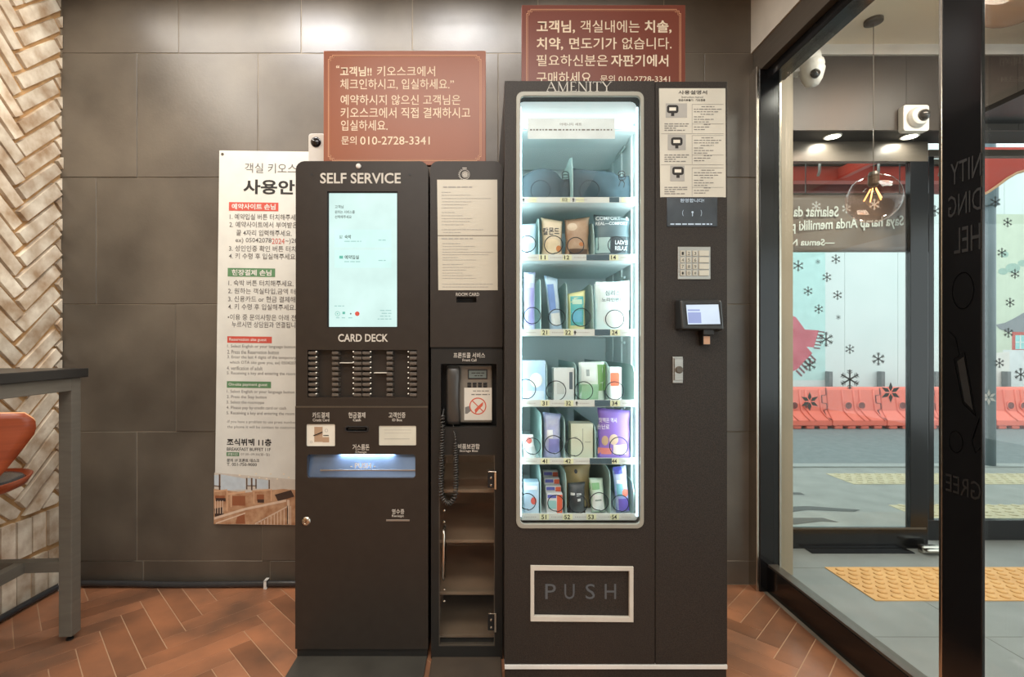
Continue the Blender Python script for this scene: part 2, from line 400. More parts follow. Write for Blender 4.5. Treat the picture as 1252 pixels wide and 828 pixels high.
o = MB(); o.box(1.54, 6, 2.64, 2.80, 2.30, 2.755); fw = struct(o.build('wall_front', M['blackmatte']))
t = MB(); xs = [1.54, 1.62, 2.262, 2.86, 3.46, 4.06, 6]
for a, b in zip(xs, xs[1:]):
    t.box(a+0.001, b-0.001, 2.63, 2.645, 2.43, 2.70); t.box(a+0.001, b-0.001, 2.626, 2.645, 2.30, 2.428)
t.build('stone_tiles', M['fascia'], fw)
t = MB(); t.box(1.54, 6, 2.615, 2.64, 2.70, 2.755); t.build('moulding', M['white'], fw)
M['glow'] = mat('lamp_glow', (255, 246, 228), 0.5, emit=14)
for px, lb in ((1018, 'round recessed downlight in the dark soffit, left one'), (1112, 'round recessed downlight in the dark soffit beneath the square camera')):
    X = ax(px, 2.70)
    th = thing('ceiling_downlight', lb, 'light', (X, 2.70, 2.2995), 'downlights in the entrance soffit')
    r = MB(); r.lathe((X, 2.70, 2.2995), [(0.044, 0), (0.044, -0.004), (0.036, -0.005), (0.036, -0.001)], 24); r.build('trim_ring', M['white'], th, smooth=False)
    r = MB(); r.cyl((X, 2.70, 2.2985), (X, 2.70, 2.2962), 0.0355, n=24); r.build('lens', M['glow'], th)
    l = area('downlight_lamp', (X, 2.70, 2.29), 0.06, 1.2, WARM)

# outer sliding leaves and the shopfront glass
def leaf(name, D, pxl, pxr, zb, zt, sw, label):
    th = struct(MB().build(name, M['black'])); xl, xr = ax(pxl, D), ax(pxr, D)
    a = MB(); a.box(xl, xr, D, D+0.035, 0.003, zb); a.build('bottom_rail', M['black'], th, bevel=0.002)
    a = MB(); a.box(xl, xr, D, D+0.035, zt, 2.30); a.build('top_rail', M['bronze'], th, bevel=0.002)
    a = MB(); a.box(xr-sw, xr, D, D+0.035, zb, zt); a.build('stile', M['black'], th, bevel=0.002)
    a = MB(); a.box(xl, xl+sw, D, D+0.035, zb, zt); a.build('stile', M['black'], th, bevel=0.002)
    a = MB(); a.box(xl+sw, xr-sw, D+0.014, D+0.02, zb, zt); a.build('glass_pane', M['doorglass'], th)
    return th
w1 = leaf('window_1', 2.765, 930, 1135, 0.115, 2.185, 0.10, '')
a = MB(); a.box(ax(970, 2.76), ax(1133, 2.76), 2.762, 2.766, 0.112, 0.122); a.build('rail_bead', M['bronze'], w1)
w2 = leaf('window_2', 2.885, 1136, 1420, 0.12, 2.26, 0.03, '')
a = MB(); a.box(ax(990, 2.72), ax(1115, 2.72), 2.70, 2.76, 0.0016, 0.006); a.box(ax(990, 2.72), ax(1113, 2.72), 2.715, 2.722, 0.006, 0.009); struct(a.build('trim_3', M['black']))
a = MB(); X, Z = at(1135, 664, 2.72)
a.box(X-0.055, X+0.055, 2.69, 2.73, 0.0015, 0.045); a.box(X-0.055, X+0.03, 2.66, 2.69, 0.02, 0.04); tag(a.build('door_stop', M['chrome'], bevel=0.008), 'small silver door stop on the floor by the outer glass leaf', 'door stop')

# snowflake stickers on the glass
M['flake'] = mat('backlit_sticker_grey', (62, 66, 66), 0.6); M['flakepale'] = mat('lit_sticker_pale', (176, 178, 172), 0.6)  # one kind of sticker; silhouette and lit tones are put into the colours
def flake(px, py, r, parent, D, style=0, m='flake'):
    X, Z = at(px, py, D); R = r*D/F; f = MB()
    for k in range(6):
        a = PI/6+k*PI/3; u = Vector((math.cos(a), 0, math.sin(a))); v = Vector((-math.sin(a), 0, math.cos(a))); c = Vector((X, D, Z))
        if style == 2:                              # broad petals
            f.poly([c+u*R*q+v*R*e for q, e in ((0.1, 0), (0.45, 0.2), (1, 0), (0.45, -0.2))])
        else:
            f.obox(c+u*R*0.5, u, v, (0, 1, 0), R*0.5, R*0.075, 0.0006)
            for q in ((0.55, 0.75) if style == 1 else (0.62,)):
                for sgn in (1, -1):
                    w_ = (u*0.6+v*sgn*0.8); f.obox(c+u*R*q+w_*R*0.15, w_, u.cross(Vector((0, 1, 0)))*0.3+v, (0, 1, 0), R*0.17, R*0.06, 0.0005)
    f.build('snowflake_decal', M[m], parent)
for px, py, r, stl, m in ((1022,317,6,0,'flake'),(1000,320,3,0,'flake'),(976,325,7,0,'flake'),(1011,339,6,0,'flake'),(988,356,6,0,'flake'),(1024,361,6,0,'flake'),(1001,378,6,0,'flake'),
        (1025,388,3,0,'flake'),(1010,415,9,1,'flake'),(1039,427,6,0,'flake'),(1074,439,8,1,'flake'),(1039,464,12,1,'flake'),(1089,480,13,2,'flake'),(990,446,8,1,'flake'),(990,491,12,2,'flake'),
        (1035,255,6,0,'flakepale'),(1069,250,7,0,'flakepale'),(998,252,6,0,'flakepale')): flake(px, py, r, w1, 2.7785, stl, m)
for px, py, r, stl, m in ((1143,258,7,0,'flake'),(1217,247,7,0,'flake'),(1232,272,6,0,'flake'),(1225,309,6,0,'flake'),(1241,335,6,0,'flake'),(1235,370,6,0,'flake'),(1233,407,6,1,'flake'),(1222,444,6,1,'flake'),(1248,458,8,1,'flake'),(1209,486,10,2,'flakepale')):
    flake(px, py, r, w2, 2.898, stl, m)
# banner hung outside, read from behind
D = 2.96; M['banner'] = mat('brown_vinyl', (128, 108, 98), 0.35, c2=(142, 124, 114), scale=3)
xl, xr = ax(930, D), ax(1112, D); zb, zt = az(308, D), az(237, D)
th = thing('hanging_banner', 'brown vinyl banner with reversed white writing hung outside the glass', 'banner', ((xl+xr)/2, D, zb))
b = MB(); nx, nz = 24, 10; g = {}
for i in range(nx+1):
    for j in range(nz+1):
        u, v = i/nx, j/nz; g[i, j] = b.bm.verts.new((xl+(xr-xl)*u, D+0.012*math.sin(3*u*(1-v)*4+v*2)*(0.3+u*0.7), zb+(zt-zb)*v))
for i in range(nx):
    for j in range(nz): b.bm.faces.new((g[i,j], g[i+1,j], g[i+1,j+1], g[i,j+1]))
sh = b.build('sheet', M['banner'], th, smooth=True); sm = sh.modifiers.new('thickness', 'SOLIDIFY'); sm.thickness = 0.002
b = MB(); b.tube([(xl, D, zt), (xr, D, zt)], 0.004); b.tube([(xl, D, zb), (xr, D, zb)], 0.003); b.build('hem_rod', M['bronze'], th)
for px in (985, 1100):
    b = MB(); b.tube([(ax(px, D), D, zt), (ax(px, D), D, az(219, 3.45)-.001)], 0.003, n=6); b.build('tie_cord', M['rubber'], th)
b = MB(); y = D-0.016
def bt(s, x0, x1, y0, y1, sl=0.0): b.text(s, ax(x0, D), ax(x1, D), az(y1, D), az(y0, D), y, mirror=True, bold=0.02, slant=sl)
bt('Selamat da', 968, 1023, 253, 266); bt('Saya harap Anda memiliki p', 965, 1102, 271, 287, 0.05); bt('—Semua Na', 960, 1018, 293, 301)
b.build('lettering', mat('white_vinyl', (235, 232, 224), 0.5), th)

# ------------------------------------------------------------------ the street
o = MB(); o.box(-1.0, 14, 2.95, 4.72, -0.2, 0.0); struct(o.build('ground_sidewalk', mat('pale_paving', (150, 152, 146), 0.7, c2=(134, 136, 131), scale=6, detail=8, bump=0.2, bscale=60)))
o = MB(); o.box(-6, 20, 4.72, 14, -0.3, -0.10); rd = struct(o.build('ground_road', mat('asphalt', (122, 130, 130), 0.85, c2=(108, 116, 116), scale=12, detail=8)))
a = MB(); a.box(3.2, 9, 4.98, 5.08, -0.0995, -0.097); a.build('white_line', mat('road_paint', (214, 210, 194), 0.7), rd)
a = MB(); a.box(-1, 14, 4.6, 4.72, -0.1, 0.012); struct(a.build('ground_kerb', mat('kerb_stone', (156, 160, 156), 0.8)))
M['tactile'] = mat('yellow_tactile', (218, 170, 108), 0.6, c2=(204, 154, 92), scale=8); M['tactilepale'] = mat('pale_tactile', (196, 184, 150), 0.7)
def tactile(name, x0, x1, y0, y1, z, m, label, pitch, r):
    p = MB(); p.box(x0, x1, y0, y1, z, z+0.004); th = p.build(name, m)
    tag(th, label, 'tactile paving'); q = MB(); j = 0; yy = y0+pitch/2
    while yy < y1:
        xx = x0+pitch*(0.5 if j % 2 else 1.0)*0.9
        while xx < x1-r:
            q.lathe((xx, yy, z+0.004), [(r, 0), (r*0.8, 0.0045), (r*0.4, 0.006), (0.001, 0.0062)], 10); xx += pitch
        yy += pitch*0.72; j += 1
    q.build('raised_domes', m, th, smooth=True)
tactile('tactile_mat', 1.755, 3.3, 2.20, 2.53, 0.0015, M['tactile'], 'yellow tactile paving strip with raised domes on the grey entrance floor', 0.062, 0.020)
tactile('tactile_mat', 3.05, 5.2, 4.05, 4.38, 0.0, M['tactilepale'], 'pale yellow tactile paving strip out on the sidewalk near the road', 0.09, 0.025)
tactile('tactile_mat', 2.9, 4.6, 3.2, 3.52, 0.0, M['tactilepale'], 'pale tactile paving strip directly outside the second glass leaf', 0.09, 0.025)
a = MB()
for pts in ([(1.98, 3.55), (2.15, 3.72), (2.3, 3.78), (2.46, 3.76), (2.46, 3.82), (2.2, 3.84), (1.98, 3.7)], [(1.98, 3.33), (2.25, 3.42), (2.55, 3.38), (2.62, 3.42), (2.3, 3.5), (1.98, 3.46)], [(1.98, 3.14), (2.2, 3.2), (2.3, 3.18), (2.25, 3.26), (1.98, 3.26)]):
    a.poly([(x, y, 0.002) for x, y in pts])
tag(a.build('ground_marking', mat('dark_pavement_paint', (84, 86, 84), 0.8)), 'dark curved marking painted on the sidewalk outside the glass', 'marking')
# street pole
X = ax(1208.5, 4.66); th = thing('street_pole', 'blue grey steel street pole standing at the kerb', 'pole', (X, 4.66, 0.0))
M['pole'] = mat('blue_grey_steel', (92, 108, 114), 0.4, c2=(82, 98, 104))
p = MB(); p.cyl((X, 4.66, 0), (X, 4.66, 3.4), 0.052, n=20); p.build('shaft', M['pole'], th, smooth=True)
p = MB(); p.lathe((X, 4.66, 2.62), [(0.054, -0.16), (0.07, -0.15), (0.07, 0.05), (0.054, 0.06)], 20); p.build('collar', M['pole'], th)
# barriers
M['orange'] = mat('orange_plastic', (238, 112, 88), 0.45, c2=(228, 100, 78), scale=3); M['orangedark'] = mat('orange_plastic_shade', (120, 44, 34), 0.6)  # dark copy of the orange, shade in holes and joints put into colour
Db = 7.28; sB = Db/F; zr = -0.10
names = ['leftmost orange plastic road barrier behind the glass jamb', 'orange plastic road barrier second from the left under the largest snowflake', 'orange plastic road barrier beneath the broad leaf sticker',
         'orange plastic road barrier half behind the dark upright of the window', 'orange plastic road barrier behind the grey street pole', 'rightmost orange plastic road barrier past the street pole']
for k in range(6):
    x0 = ax(951+67*k, Db); x1 = ax(951+67*(k+1), Db); Wd = x1-x0
    th = thing('road_barrier', names[k], 'barrier', ((x0+x1)/2, Db+0.2, zr), 'orange water barriers across the road')
    prof = [(0.0, 0.05), (0.0, 0.13), (0.10, 0.26), (0.13, 0.57), (0.15, 0.61), (0.27, 0.61), (0.29, 0.57), (0.32, 0.26), (0.42, 0.13), (0.42, 0.05)]
    b = MB(); A = [b.bm.verts.new((x0+0.004, Db+q[0], zr+q[1])) for q in prof]; B = [b.bm.verts.new((x1-0.004, Db+q[0], zr+q[1])) for q in prof]; n = len(prof)
    b.bm.faces.new(A); b.bm.faces.new(B[::-1])
    for i in range(n): b.bm.faces.new((A[i], A[(i+1) % n], B[(i+1) % n], B[i]))
    for q in (0.06, 0.30, 0.54, 0.78):
        b.box(x0+Wd*q, x0+Wd*(q+0.15), Db+0.02, Db+0.4, zr, zr+0.06)
    b.build('body', M['orange'], th, bevel=0.012)
    # moulded ribs sweeping out to the foot
    for q in (0.28, 0.49, 0.60, 0.86):
        r = MB(); xx = x0+Wd*q; sg = 0.05
        r.tube([(xx, Db+0.128, zr+0.58), (xx, Db+0.112, zr+0.40), (xx+0.01, Db+0.098, zr+0.27), (xx+sg*0.7, Db+0.05, zr+0.20), (xx+sg*1.6, Db+0.0, zr+0.125)], 0.014, n=6)
        r.build('rib', M['orange'], th, smooth=True)
    r = MB()
    zig = [(0.985, 0.60), (0.985, 0.50), (0.90, 0.49), (0.90, 0.38), (0.985, 0.37), (0.985, 0.29), (0.92, 0.27), (0.92, 0.18), (1.05, 0.14)]
    def yy(z): return Db+(0.13-(0.57-z)*0.097 if z > 0.26 else 0.10-(0.26-z)*0.77)
    r.tube([(x0+Wd*min(q, 0.995), yy(z)-0.004, zr+z) for q, z in zig], 0.008, n=5)
    r.build('interlock_joint', M['orangedark'], th)
    for q in (0.375, 0.62): r = MB(); r.cyl((x0+Wd*q, Db+0.09, zr+0.34), (x0+Wd*q, Db+0.118, zr+0.34), 0.050, n=16); r.build('filler_hole', M['orangedark'], th)
    for q in (0.375, 0.62): r = MB(); r.tube([(x0+Wd*q+0.056*math.cos(t*PI/8), Db+0.095, zr+0.34+0.056*math.sin(t*PI/8)) for t in range(16)], 0.009, n=6, closed=True); r.build('hole_rim', M['orange'], th, smooth=True)
# printed hoarding
Dh = 8.3; M['hoard'] = mat('white_hoarding', (216, 224, 222), 0.6, c2=(208, 218, 216), scale=1.5)
th = thing('site_hoarding', 'tall white construction hoarding with printed winter scene across the street', 'hoarding', (7, Dh, zr))
h = MB(); xx = 3.4
while xx < 12.5: h.box(xx, xx+0.894, Dh, Dh+0.05, zr, 4.55); xx += 0.9
h.build('panels', M['hoard'], th)
for px in (1010, 1073, 1138, 1225): h = MB(); X = ax(px, Dh); h.box(X-0.028, X+0.028, Dh-0.12, Dh-0.02, zr, az(454, Dh)); h.build('post', mat('galvanised', (110, 116, 116), 0.5, metal=0.4), th)
def flat(name, pts, m, dy=0.002): f = MB(); f.poly([(ax(x, Dh), Dh-dy, az(y, Dh)) for x, y in pts]); return f.build(name, m, th)
flat('printed_sky', [(900, 180), (1009, 180), (1009, 465), (900, 465)], mat('pale_cyan_print', (186, 222, 218), 0.6))
flat('printed_meadow', [(1212, 262), (1300, 262), (1300, 470), (1212, 470)], mat('pale_green_print', (196, 206, 184), 0.6))
flat('printed_scarf', [(930, 370), (973, 388), (984, 403), (1001, 404), (995, 425), (986, 424), (993, 432), (974, 452), (930, 470)], mat('rose_red_print', (178, 70, 84), 0.7, c2=(200, 96, 110), scale=6), 0.004)
f = MB()
for k in range(6):
    y0 = 404.5+k*4; f.poly([(ax(x, Dh), Dh-0.004, az(y, Dh)) for x, y in ((1000-k*1.1, y0), (1008-k*1.1, y0+1), (1008-k*1.1, y0+2.6), (1000-k*1.1, y0+1.8))])
    f.poly([(ax(x, Dh), Dh-0.004, az(y, Dh)) for x, y in ((991-k*3.4, 433+k*3.8), (998-k*3.4, 440+k*3.8), (996.6-k*3.4, 442+k*3.8), (989.6-k*3.4, 435+k*3.8))])
f.build('printed_fringe', mat('maroon_print', (120, 74, 80), 0.7), th)
flat('printed_tower', [(1212, 432), (1234, 430), (1234, 475), (1212, 475)], mat('cream_print', (222, 220, 212), 0.7), 0.004)
flat('printed_house_wall', [(1237, 405), (1300, 405), (1300, 428), (1237, 428)], mat('brick_red_print', (190, 84, 74), 0.7), 0.004)
flat('printed_house_base', [(1226, 428), (1300, 428), (1300, 470), (1230, 470)], mat('stone_white_print', (214, 220, 220), 0.7), 0.003)
flat('printed_roof', [(1217, 397), (1228, 395), (1240, 389), (1252, 382), (1270, 370), (1300, 360), (1300, 406), (1234, 406), (1222, 403)], mat('slate_print', (128, 132, 136), 0.7), 0.006)
flat('printed_window', [(1241, 410), (1262, 410), (1262, 427), (1241, 427)], mat('aqua_print', (150, 208, 206), 0.7), 0.006)
f = MB()
for x in (1247, 1253): f.box(ax(x, Dh)-0.01, ax(x, Dh)+0.01, Dh-0.008, Dh-0.007, az(427, Dh), az(410, Dh))
f.box(ax(1241, Dh), ax(1262, Dh), Dh-0.008, Dh-0.007, az(419, Dh), az(418, Dh)); f.build('printed_mullion', M['white'], th)
f = MB()
for px, py, rx, ry in ((1238, 328, 9, 6), (1226, 332, 6, 4), (1250, 322, 6, 4), (1228, 311, 5, 4)):
    f.poly([(ax(px+rx*math.cos(k*PI/8), Dh), Dh-0.004-0.0003*px % 0.002, az(py+ry*math.sin(k*PI/8), Dh)) for k in range(16)])
f.build('printed_tree', mat('sage_print', (150, 178, 164), 0.7), th)
# red canopy over the pavement: a beam on the left, an arched valance on the right
M['redpaint'] = mat('red_painted_steel', (200, 62, 40), 0.4, c2=(186, 54, 34), scale=2)
D = 3.45; th = thing('red_canopy', 'red painted canopy beam over the sidewalk outside the doors', 'canopy', (ax(1060, D), D, az(236, D)))
c = MB(); c.box(ax(940, D), ax(1170, D), D, D+0.08, az(221, D), az(203, D)); c.build('upper_beam', M['redpaint'], th, bevel=0.004)
c = MB(); c.box(ax(940, D+.25), ax(1170, D+.25), D+0.25, D+0.33, az(234, D+.25), az(222, D+.25)); c.build('lower_beam', mat('dark_red_steel', (130, 44, 34), 0.5), th, bevel=0.004)
c = MB(); c.box(ax(940, D), ax(1170, D), D-0.02, D+0.5, az(202, D), az(196, D)); c.build('flashing', M['bronze'], th)
for px in (985, 1100):
    X = ax(px, 2.96); c = MB(); c.box(X-.02, X+.02, 2.80, D+.001, az(219, D), az(206, D)); c.build('support_arm', M['redpaint'], th)
for px in (996, 1067, 1142):
    X = ax(px, D); c = MB(); c.tube([(X+0.04, D-0.03, az(200, D)), (X, D-0.05, az(203, D)), (X, D-0.05, az(212, D)), (X-0.01, D-0.05, az(218, D))], 0.009, n=8); c.build('bracket', M['steel'], th, smooth=True)
D = 3.7; th = thing('arched_valance', 'red arched valance beside the street pole above the right glass leaf', 'canopy', (ax(1250, D), D, az(240, D)))
arc = [(1196, 240), (1206, 236), (1218, 228), (1230, 219), (1242, 212), (1256, 208), (1290, 204)]
c = MB(); c.prism([(ax(x, D), az(y, D)) for x, y in [(1196, 180), (1300, 180)]]+[(ax(x, D), az(y, D)) for x, y in arc[::-1]], D, D+0.06); c.build('valance', M['redpaint'], th)
c = MB(); c.tube([(ax(x, D), D-0.005, az(y, D)) for x, y in arc], 0.010, n=6); c.build('edge_trim', mat('warm_metal', (196, 150, 110), 0.4, metal=0.5), th)

# ------------------------------------------------------------------ self-service kiosk
YK = 1.796
def kx(px): return ax(px, YK)
def kz(py): return az(py, YK)
def cut_panel(m, x0, x1, z0, z1, hole, y0, y1, rt=0.0, rb=0.0, hr=0.004, n=4):
    """a panel with rounded top corners and one opening"""
    def rr(a, b, c, d, r1, r2):
        P = []
        for cx, cz, an, r in ((b-r1, d-r1, 0, r1), (a+r1, d-r1, 90, r1), (a+r2, c+r2, 180, r2), (b-r2, c+r2, 270, r2)):
            for k in range(n+1):
                t = math.radians(an+90*k/n); P.append((cx+r*math.cos(t), cz+r*math.sin(t)))
        return P
    m.ring(rr(x0, x1, z0, z1, max(rt, 1e-4), max(rb, 1e-4)), rr(*hole, hr, hr), y0, y1)
def topround(x0, x1, z0, z1, r, n=6):
    P = [(x0, z0), (x1, z0)]
    for cx, a in ((x1-r, 0), (x0+r, 90)):
        for k in range(n+1):
            t = math.radians(a+90*k/n); P.append((cx+r*math.cos(t), z1-r+r*math.sin(t)))
    return P
x0, x1 = kx(361.5), kx(523.5); ZT = kz(197)
K = thing('self_service_kiosk', 'tall dark brown check-in kiosk with a bright touch screen and a card deck', 'kiosk', ((x0+x1)/2, 2.05, 0))
m = MB(); m.prism(topround(x0+0.002, x1-0.002, 0.04, ZT-0.004, 0.03), 1.83, 2.33); m.build('body', M['kiosk'], K)
m = MB(); m.box(x0+0.003, x1-0.003, YK+0.004, 2.33, 0.0, kz(794)); m.build('plinth', M['kioskdark'], K, bevel=0.002)
zc = kz(497)
hole1 = (kx(400), kx(486.5), kz(401), kz(234)); zm = kz(414.5); hole2 = (kx(376), kx(510), kz(486), kz(428))
m = MB(); zs = kz(420)
cut_panel(m, x0, x1, zs, ZT, hole1, YK, 1.835, rt=0.032); cut_panel(m, x0, x1, zc+0.001, zs, hole2, YK, 1.835); m.build('upper_panel', M['kiosk'], K)
# lower door with its four openings: built in bands
zl0 = kz(793); yl = YK-0.004
holes = {'cc': (kx(375), kx(410), kz(545.5), kz(518.5)), 'cash': (kx(422), kx(451), kz(528), kz(521)), 'id': (kx(463.5), kx(509), kz(544.5), kz(520.5)), 'push': (kx(376), kx(508), kz(584), kz(555.5))}
m = MB(); za, zb_ = kz(549.5), zc-0.004
xa, xb = kx(416), kx(457)
cut_panel(m, x0, xa, za, zb_, holes['cc'], yl, 1.835); cut_panel(m, xa, xb, za, zb_, holes['cash'], yl, 1.835, hr=0.008); cut_panel(m, xb, x1, za, zb_, holes['id'], yl, 1.835)
cut_panel(m, x0, x1, zl0, za, holes['push'], yl, 1.835, hr=0.01)
ld = m.build('lower_door', M['kiosk'], K)
m = MB(); m.box(x0, x1, yl-0.001, YK+0.02, zc-0.004, zc+0.001); m.build('edge_strip', M['bronze'], K)
# screen
M['screen'] = lit('lit_screen', (203, 232, 226))
h = hole1; m = MB(); m.box(h[0], h[1], 1.806, 1.83, h[2], h[3]); scr = m.build('touch_screen', M['screen'], K)
ys = 1.8052; m = MB()
m.text('고객님', kx(408.5), kx(419), kz(254), kz(250), ys, bold=.012); m.text('원하는 서비스를', kx(408.5), kx(433), kz(260.5), kz(256.5), ys, bold=.012); m.text('선택해주세요', kx(408.5), kx(429), kz(266.5), kz(262.5), ys, bold=.012)
m.text('숙박', kx(420.5), kx(428.5), kz(291.5), kz(286.5), ys, bold=.02); m.text('예약입실', kx(420.5), kx(438), kz(316.5), kz(311.5), ys, bold=.02); m.text('앎', kx(414), kx(418), kz(291), kz(287), ys)
m.disc(kx(428), kz(383.5), 0.0028, ys); m.build('lettering', mat('dark_slate_ink', (70, 84, 84), 0.8), scr)
M['tealprint'] = mat('teal_print', (96, 190, 180), 0.6); M['palecard'] = lit('pale_screen_card', (202, 237, 231))
m = MB(); m.quad(kx(408), kx(478), kz(302), kz(280), 1.8057); m.quad(kx(408), kx(478), kz(327), kz(305), 1.8057); m.build('menu_card', M['palecard'], scr)
m = MB(); m.quad(kx(414), kx(418.5), kz(315.8), kz(312.2), ys); m.disc(kx(411.7), kz(383.5), 0.009, ys, r2=0.0075); m.disc(kx(411.7), kz(383.5), 0.0025, ys); m.quad(kx(417.8), kx(421), kz(384), kz(381), ys); m.build('menu_icon', M['tealprint'], scr)
m = MB(); m.disc(kx(436), kz(383.5), 0.0085, ys); m.build('red_icon', M['red'], scr)
m = MB(); rnd = random.Random(2)
for a, b, y_ in ((420, 441, 294.5), (420, 440, 319.5), (462, 471, 293), (462, 471, 318), (408, 420, 374), (464, 478, 379.5), (466, 478, 383), (464, 478, 386.5), (461, 478, 390), (410, 414, 388.5), (417, 421, 388.5), (425, 430, 388.5)):
    m.dashes(kx(a), kx(b), kz(y_), 0.0035, ys, rnd)
m.build('small_print', lit('faint_screen_print', (158, 198, 192)), scr)
m = MB(); m.ring(rrect(h[0]-0.0, h[1]+0.0, h[2], h[3], 0.002), rrect(h[0]+0.004, h[1]-0.004, h[2]+0.004, h[3]-0.004, 0.002), 1.8, 1.8065); m.build('bezel', M['blackmatte'], K)
m = MB()
yt = YK-0.0008
m.text('SELF SERVICE', kx(391.5), kx(490), kz(224.5), kz(211.5), yt, bold=.018); m.text('CARD DECK', kx(413.5), kx(474.5), kz(418), kz(408.5), yt, bold=.018)
yt2 = yl-0.0008
for body, a, b, c, d in (('카드결제', 382.5, 403, 504, 511), ('Credit Card', 383, 403, 511.7, 515.2), ('현금결제', 426.5, 447, 504, 511), ('Cash', 432, 441.5, 511.7, 515), ('고객인증', 475.5, 496, 504, 511),
        ('ID Box', 480, 492, 511.7, 515), ('거스름돈', 431.5, 452, 543, 550.3), ('Change', 435, 448.5, 551, 554.6), ('영수증', 479.5, 494.5, 622, 628.4), ('Receipt', 479.5, 494, 629, 632.6)):
    m.text(body, kx(a), kx(b), kz(d), kz(c), yt2, bold=.01, res=2)
m.build('lettering', M['silverink'], K)
m = MB(); m.lathe((kx(438.5), YK, kz(203.5)), [(0.0095, 0.004), (0.0095, -0.004), (0.006, -0.0065), (0.001, -0.007)], 18, axis='Y'); m.build('camera_dome', M['white'], K, smooth=True)
for px in (381, 501): m = MB(); m.cyl((kx(px), YK+0.002, kz(213.5)), (kx(px), YK-0.0012, kz(213.5)), 0.0048, n=14); m.build('screw_hole', M['blackmatte'], K)
# card deck
m = MB(); a, b, c, d = hole2
m.box(a-0.01, b+0.01, 1.86, 1.90, c-0.01, d+0.01); tray = m.build('card_deck', mat('deck_black', (14, 14, 15), 0.45), K)
M['fin'] = mat('grey_brown_fin', (92, 84, 76), 0.4)
zp = (486-428)/9.0
M['roller'] = mat('roller_black', (30, 32, 33), 0.25); M['wled'] = mat('white_led', (238, 232, 216), 0.4, emit=0.4)
ycs = [428+zp*(i+0.5)+0.2 for i in range(9)]
for p0, p1 in ((376.3, 386.2), (405.2, 413.2), (432, 441.4), (442.4, 452), (472.2, 479.8), (500.5, 509.5)):
    f = MB()
    for yc in ycs: f.box(kx(p0), kx(p1), YK+0.004, 1.862, kz(yc+1.9), kz(yc-1.6)); f.box(kx(p0), kx(p1), YK+0.014, 1.862, kz(yc+3.2), kz(yc+1.9))
    f.build('slot_fins', M['fin'], tray, bevel=0.0015)
for p0, p1 in ((397, 404.5), (420, 427.5), (464.5, 471.5), (487.5, 494.5)):
    f = MB()
    for yc in ycs: f.cyl((kx(p0), 1.85, kz(yc)), (kx(p1), 1.85, kz(yc)), 0.0065, n=8)
    f.build('feed_rollers', M['roller'], tray, smooth=True)
for px in (386.4, 431.7, 452.9, 499.0):
    f = MB()
    for yc in ycs: f.cyl((kx(px), YK+0.008, kz(yc-1.4)), (kx(px), YK+0.0, kz(yc-1.4)), 0.0019, n=8)
    f.build('indicator_lights', M['wled'], tray)
m = MB(); m.box(kx(441.6), kx(442.2), YK+0.003, 1.862, kz(486), kz(428)); m.build('divider', M['kiosk'], tray)
for p0, p1, py, lb in ((414.5, 430.5, 444, 'white room card sticking out of the second column of card slots'), (456.5, 472.5, 456.3, 'white room card sticking out of the third column of card slots')):
    m = MB(); m.box(kx(p0), kx(p1), YK+0.006, 1.846, kz(py)-0.001, kz(py)+0.0014); tag(m.build('room_card', M['paper'], bevel=0.0004), lb, 'card', 'room cards in the card deck')
# card reader plate, cash slot, identity window, lit change tray
a, b, c, d = holes['cc']; m = MB(); m.box(a, b, yl+0.004, 1.83, c, d); cc = m.build('card_reader', mat('ivory_plate', (226, 222, 208), 0.4), K)
m = MB(); px = lambda v: kx(v)
m.quad(kx(384.3), kx(394.5), kz(540.5), kz(522), yl+0.0035); m.quad(kx(394.5), kx(402.5), kz(541), kz(534.5), yl+0.0035); m.build('printed_reader', mat('tan_print', (176, 146, 118), 0.6), cc)
m = MB(); m.obox((kx(389), yl+0.002, kz(530.5)), (0.93, 0, 0.37), (-0.37, 0, 0.93), (0, 1, 0), 0.017, 0.0016, 0.0015); m.quad(kx(395.5), kx(402), kz(533), kz(532), yl+0.003); m.build('slot', M['blackmatte'], cc)
m = MB(); m.disc(kx(399), kz(526.5), 0.006, yl+0.0035, r2=0.0045); m.disc(kx(380.5), kz(540.5), 0.0045, yl+0.0035, r2=0.003); m.build('contactless_mark', M['paleink'], cc)
a, b, c, d = holes['cash']; m = MB(); m.box(a-0.004, b+0.004, 1.832, 1.84, c-0.004, d+0.004); cs = m.build('cash_slot', mat('slot_black', (10, 10, 11), 0.4), K)
m = MB(); m.ring(rrect(a, b, c, d, 0.008), rrect(a+0.005, b-0.005, c+0.004, d-0.004, 0.005), yl-0.004, yl+0.02); m.build('slot_lips', M['blackmatte'], cs, bevel=0.001)
m = MB(); m.box(a+0.012, b-0.012, yl+0.002, 1.83, kz(525), kz(523.6)); m.build('note_guide', M['kioskdark'], cs)
a, b, c, d = holes['id']; m = MB(); m.box(a, b, yl+0.003, 1.83, c, d); iw = m.build('identity_window', mat('frosted_ivory', (214, 212, 196), 0.3), K)
m = MB(); rnd = random.Random(4); m.quad(kx(470), kx(501), kz(537), kz(536.4), yl+0.0025); m.quad(kx(470), kx(503), kz(526), kz(525.6), yl+0.0025); m.quad(kx(470), kx(503), kz(529.7), kz(529.4), yl+0.0025); m.build('guide_lines', M['paleink'], iw)
a, b, c, d = holes['push']; M['chute'] = mat('blue_steel', (88, 112, 148), 0.3, metal=0.75, c2=(128, 150, 180), scale=5, detail=6, bump=0.1, bscale=20)
m = MB(); m.poly(((a, yl+0.035, d), (b, yl+0.035, d), (b, yl+0.012, c), (a, yl+0.012, c))); m.box(a-0.006, b+0.006, 1.836, 1.845, c-0.006, d+0.006); ct = m.build('change_tray', M['chute'], K)
m = MB(); m.box(kx(391), kx(508), yl+0.006, yl+0.012, kz(576.2), kz(574.6)); m.build('tray_lip', M['steel'], ct)
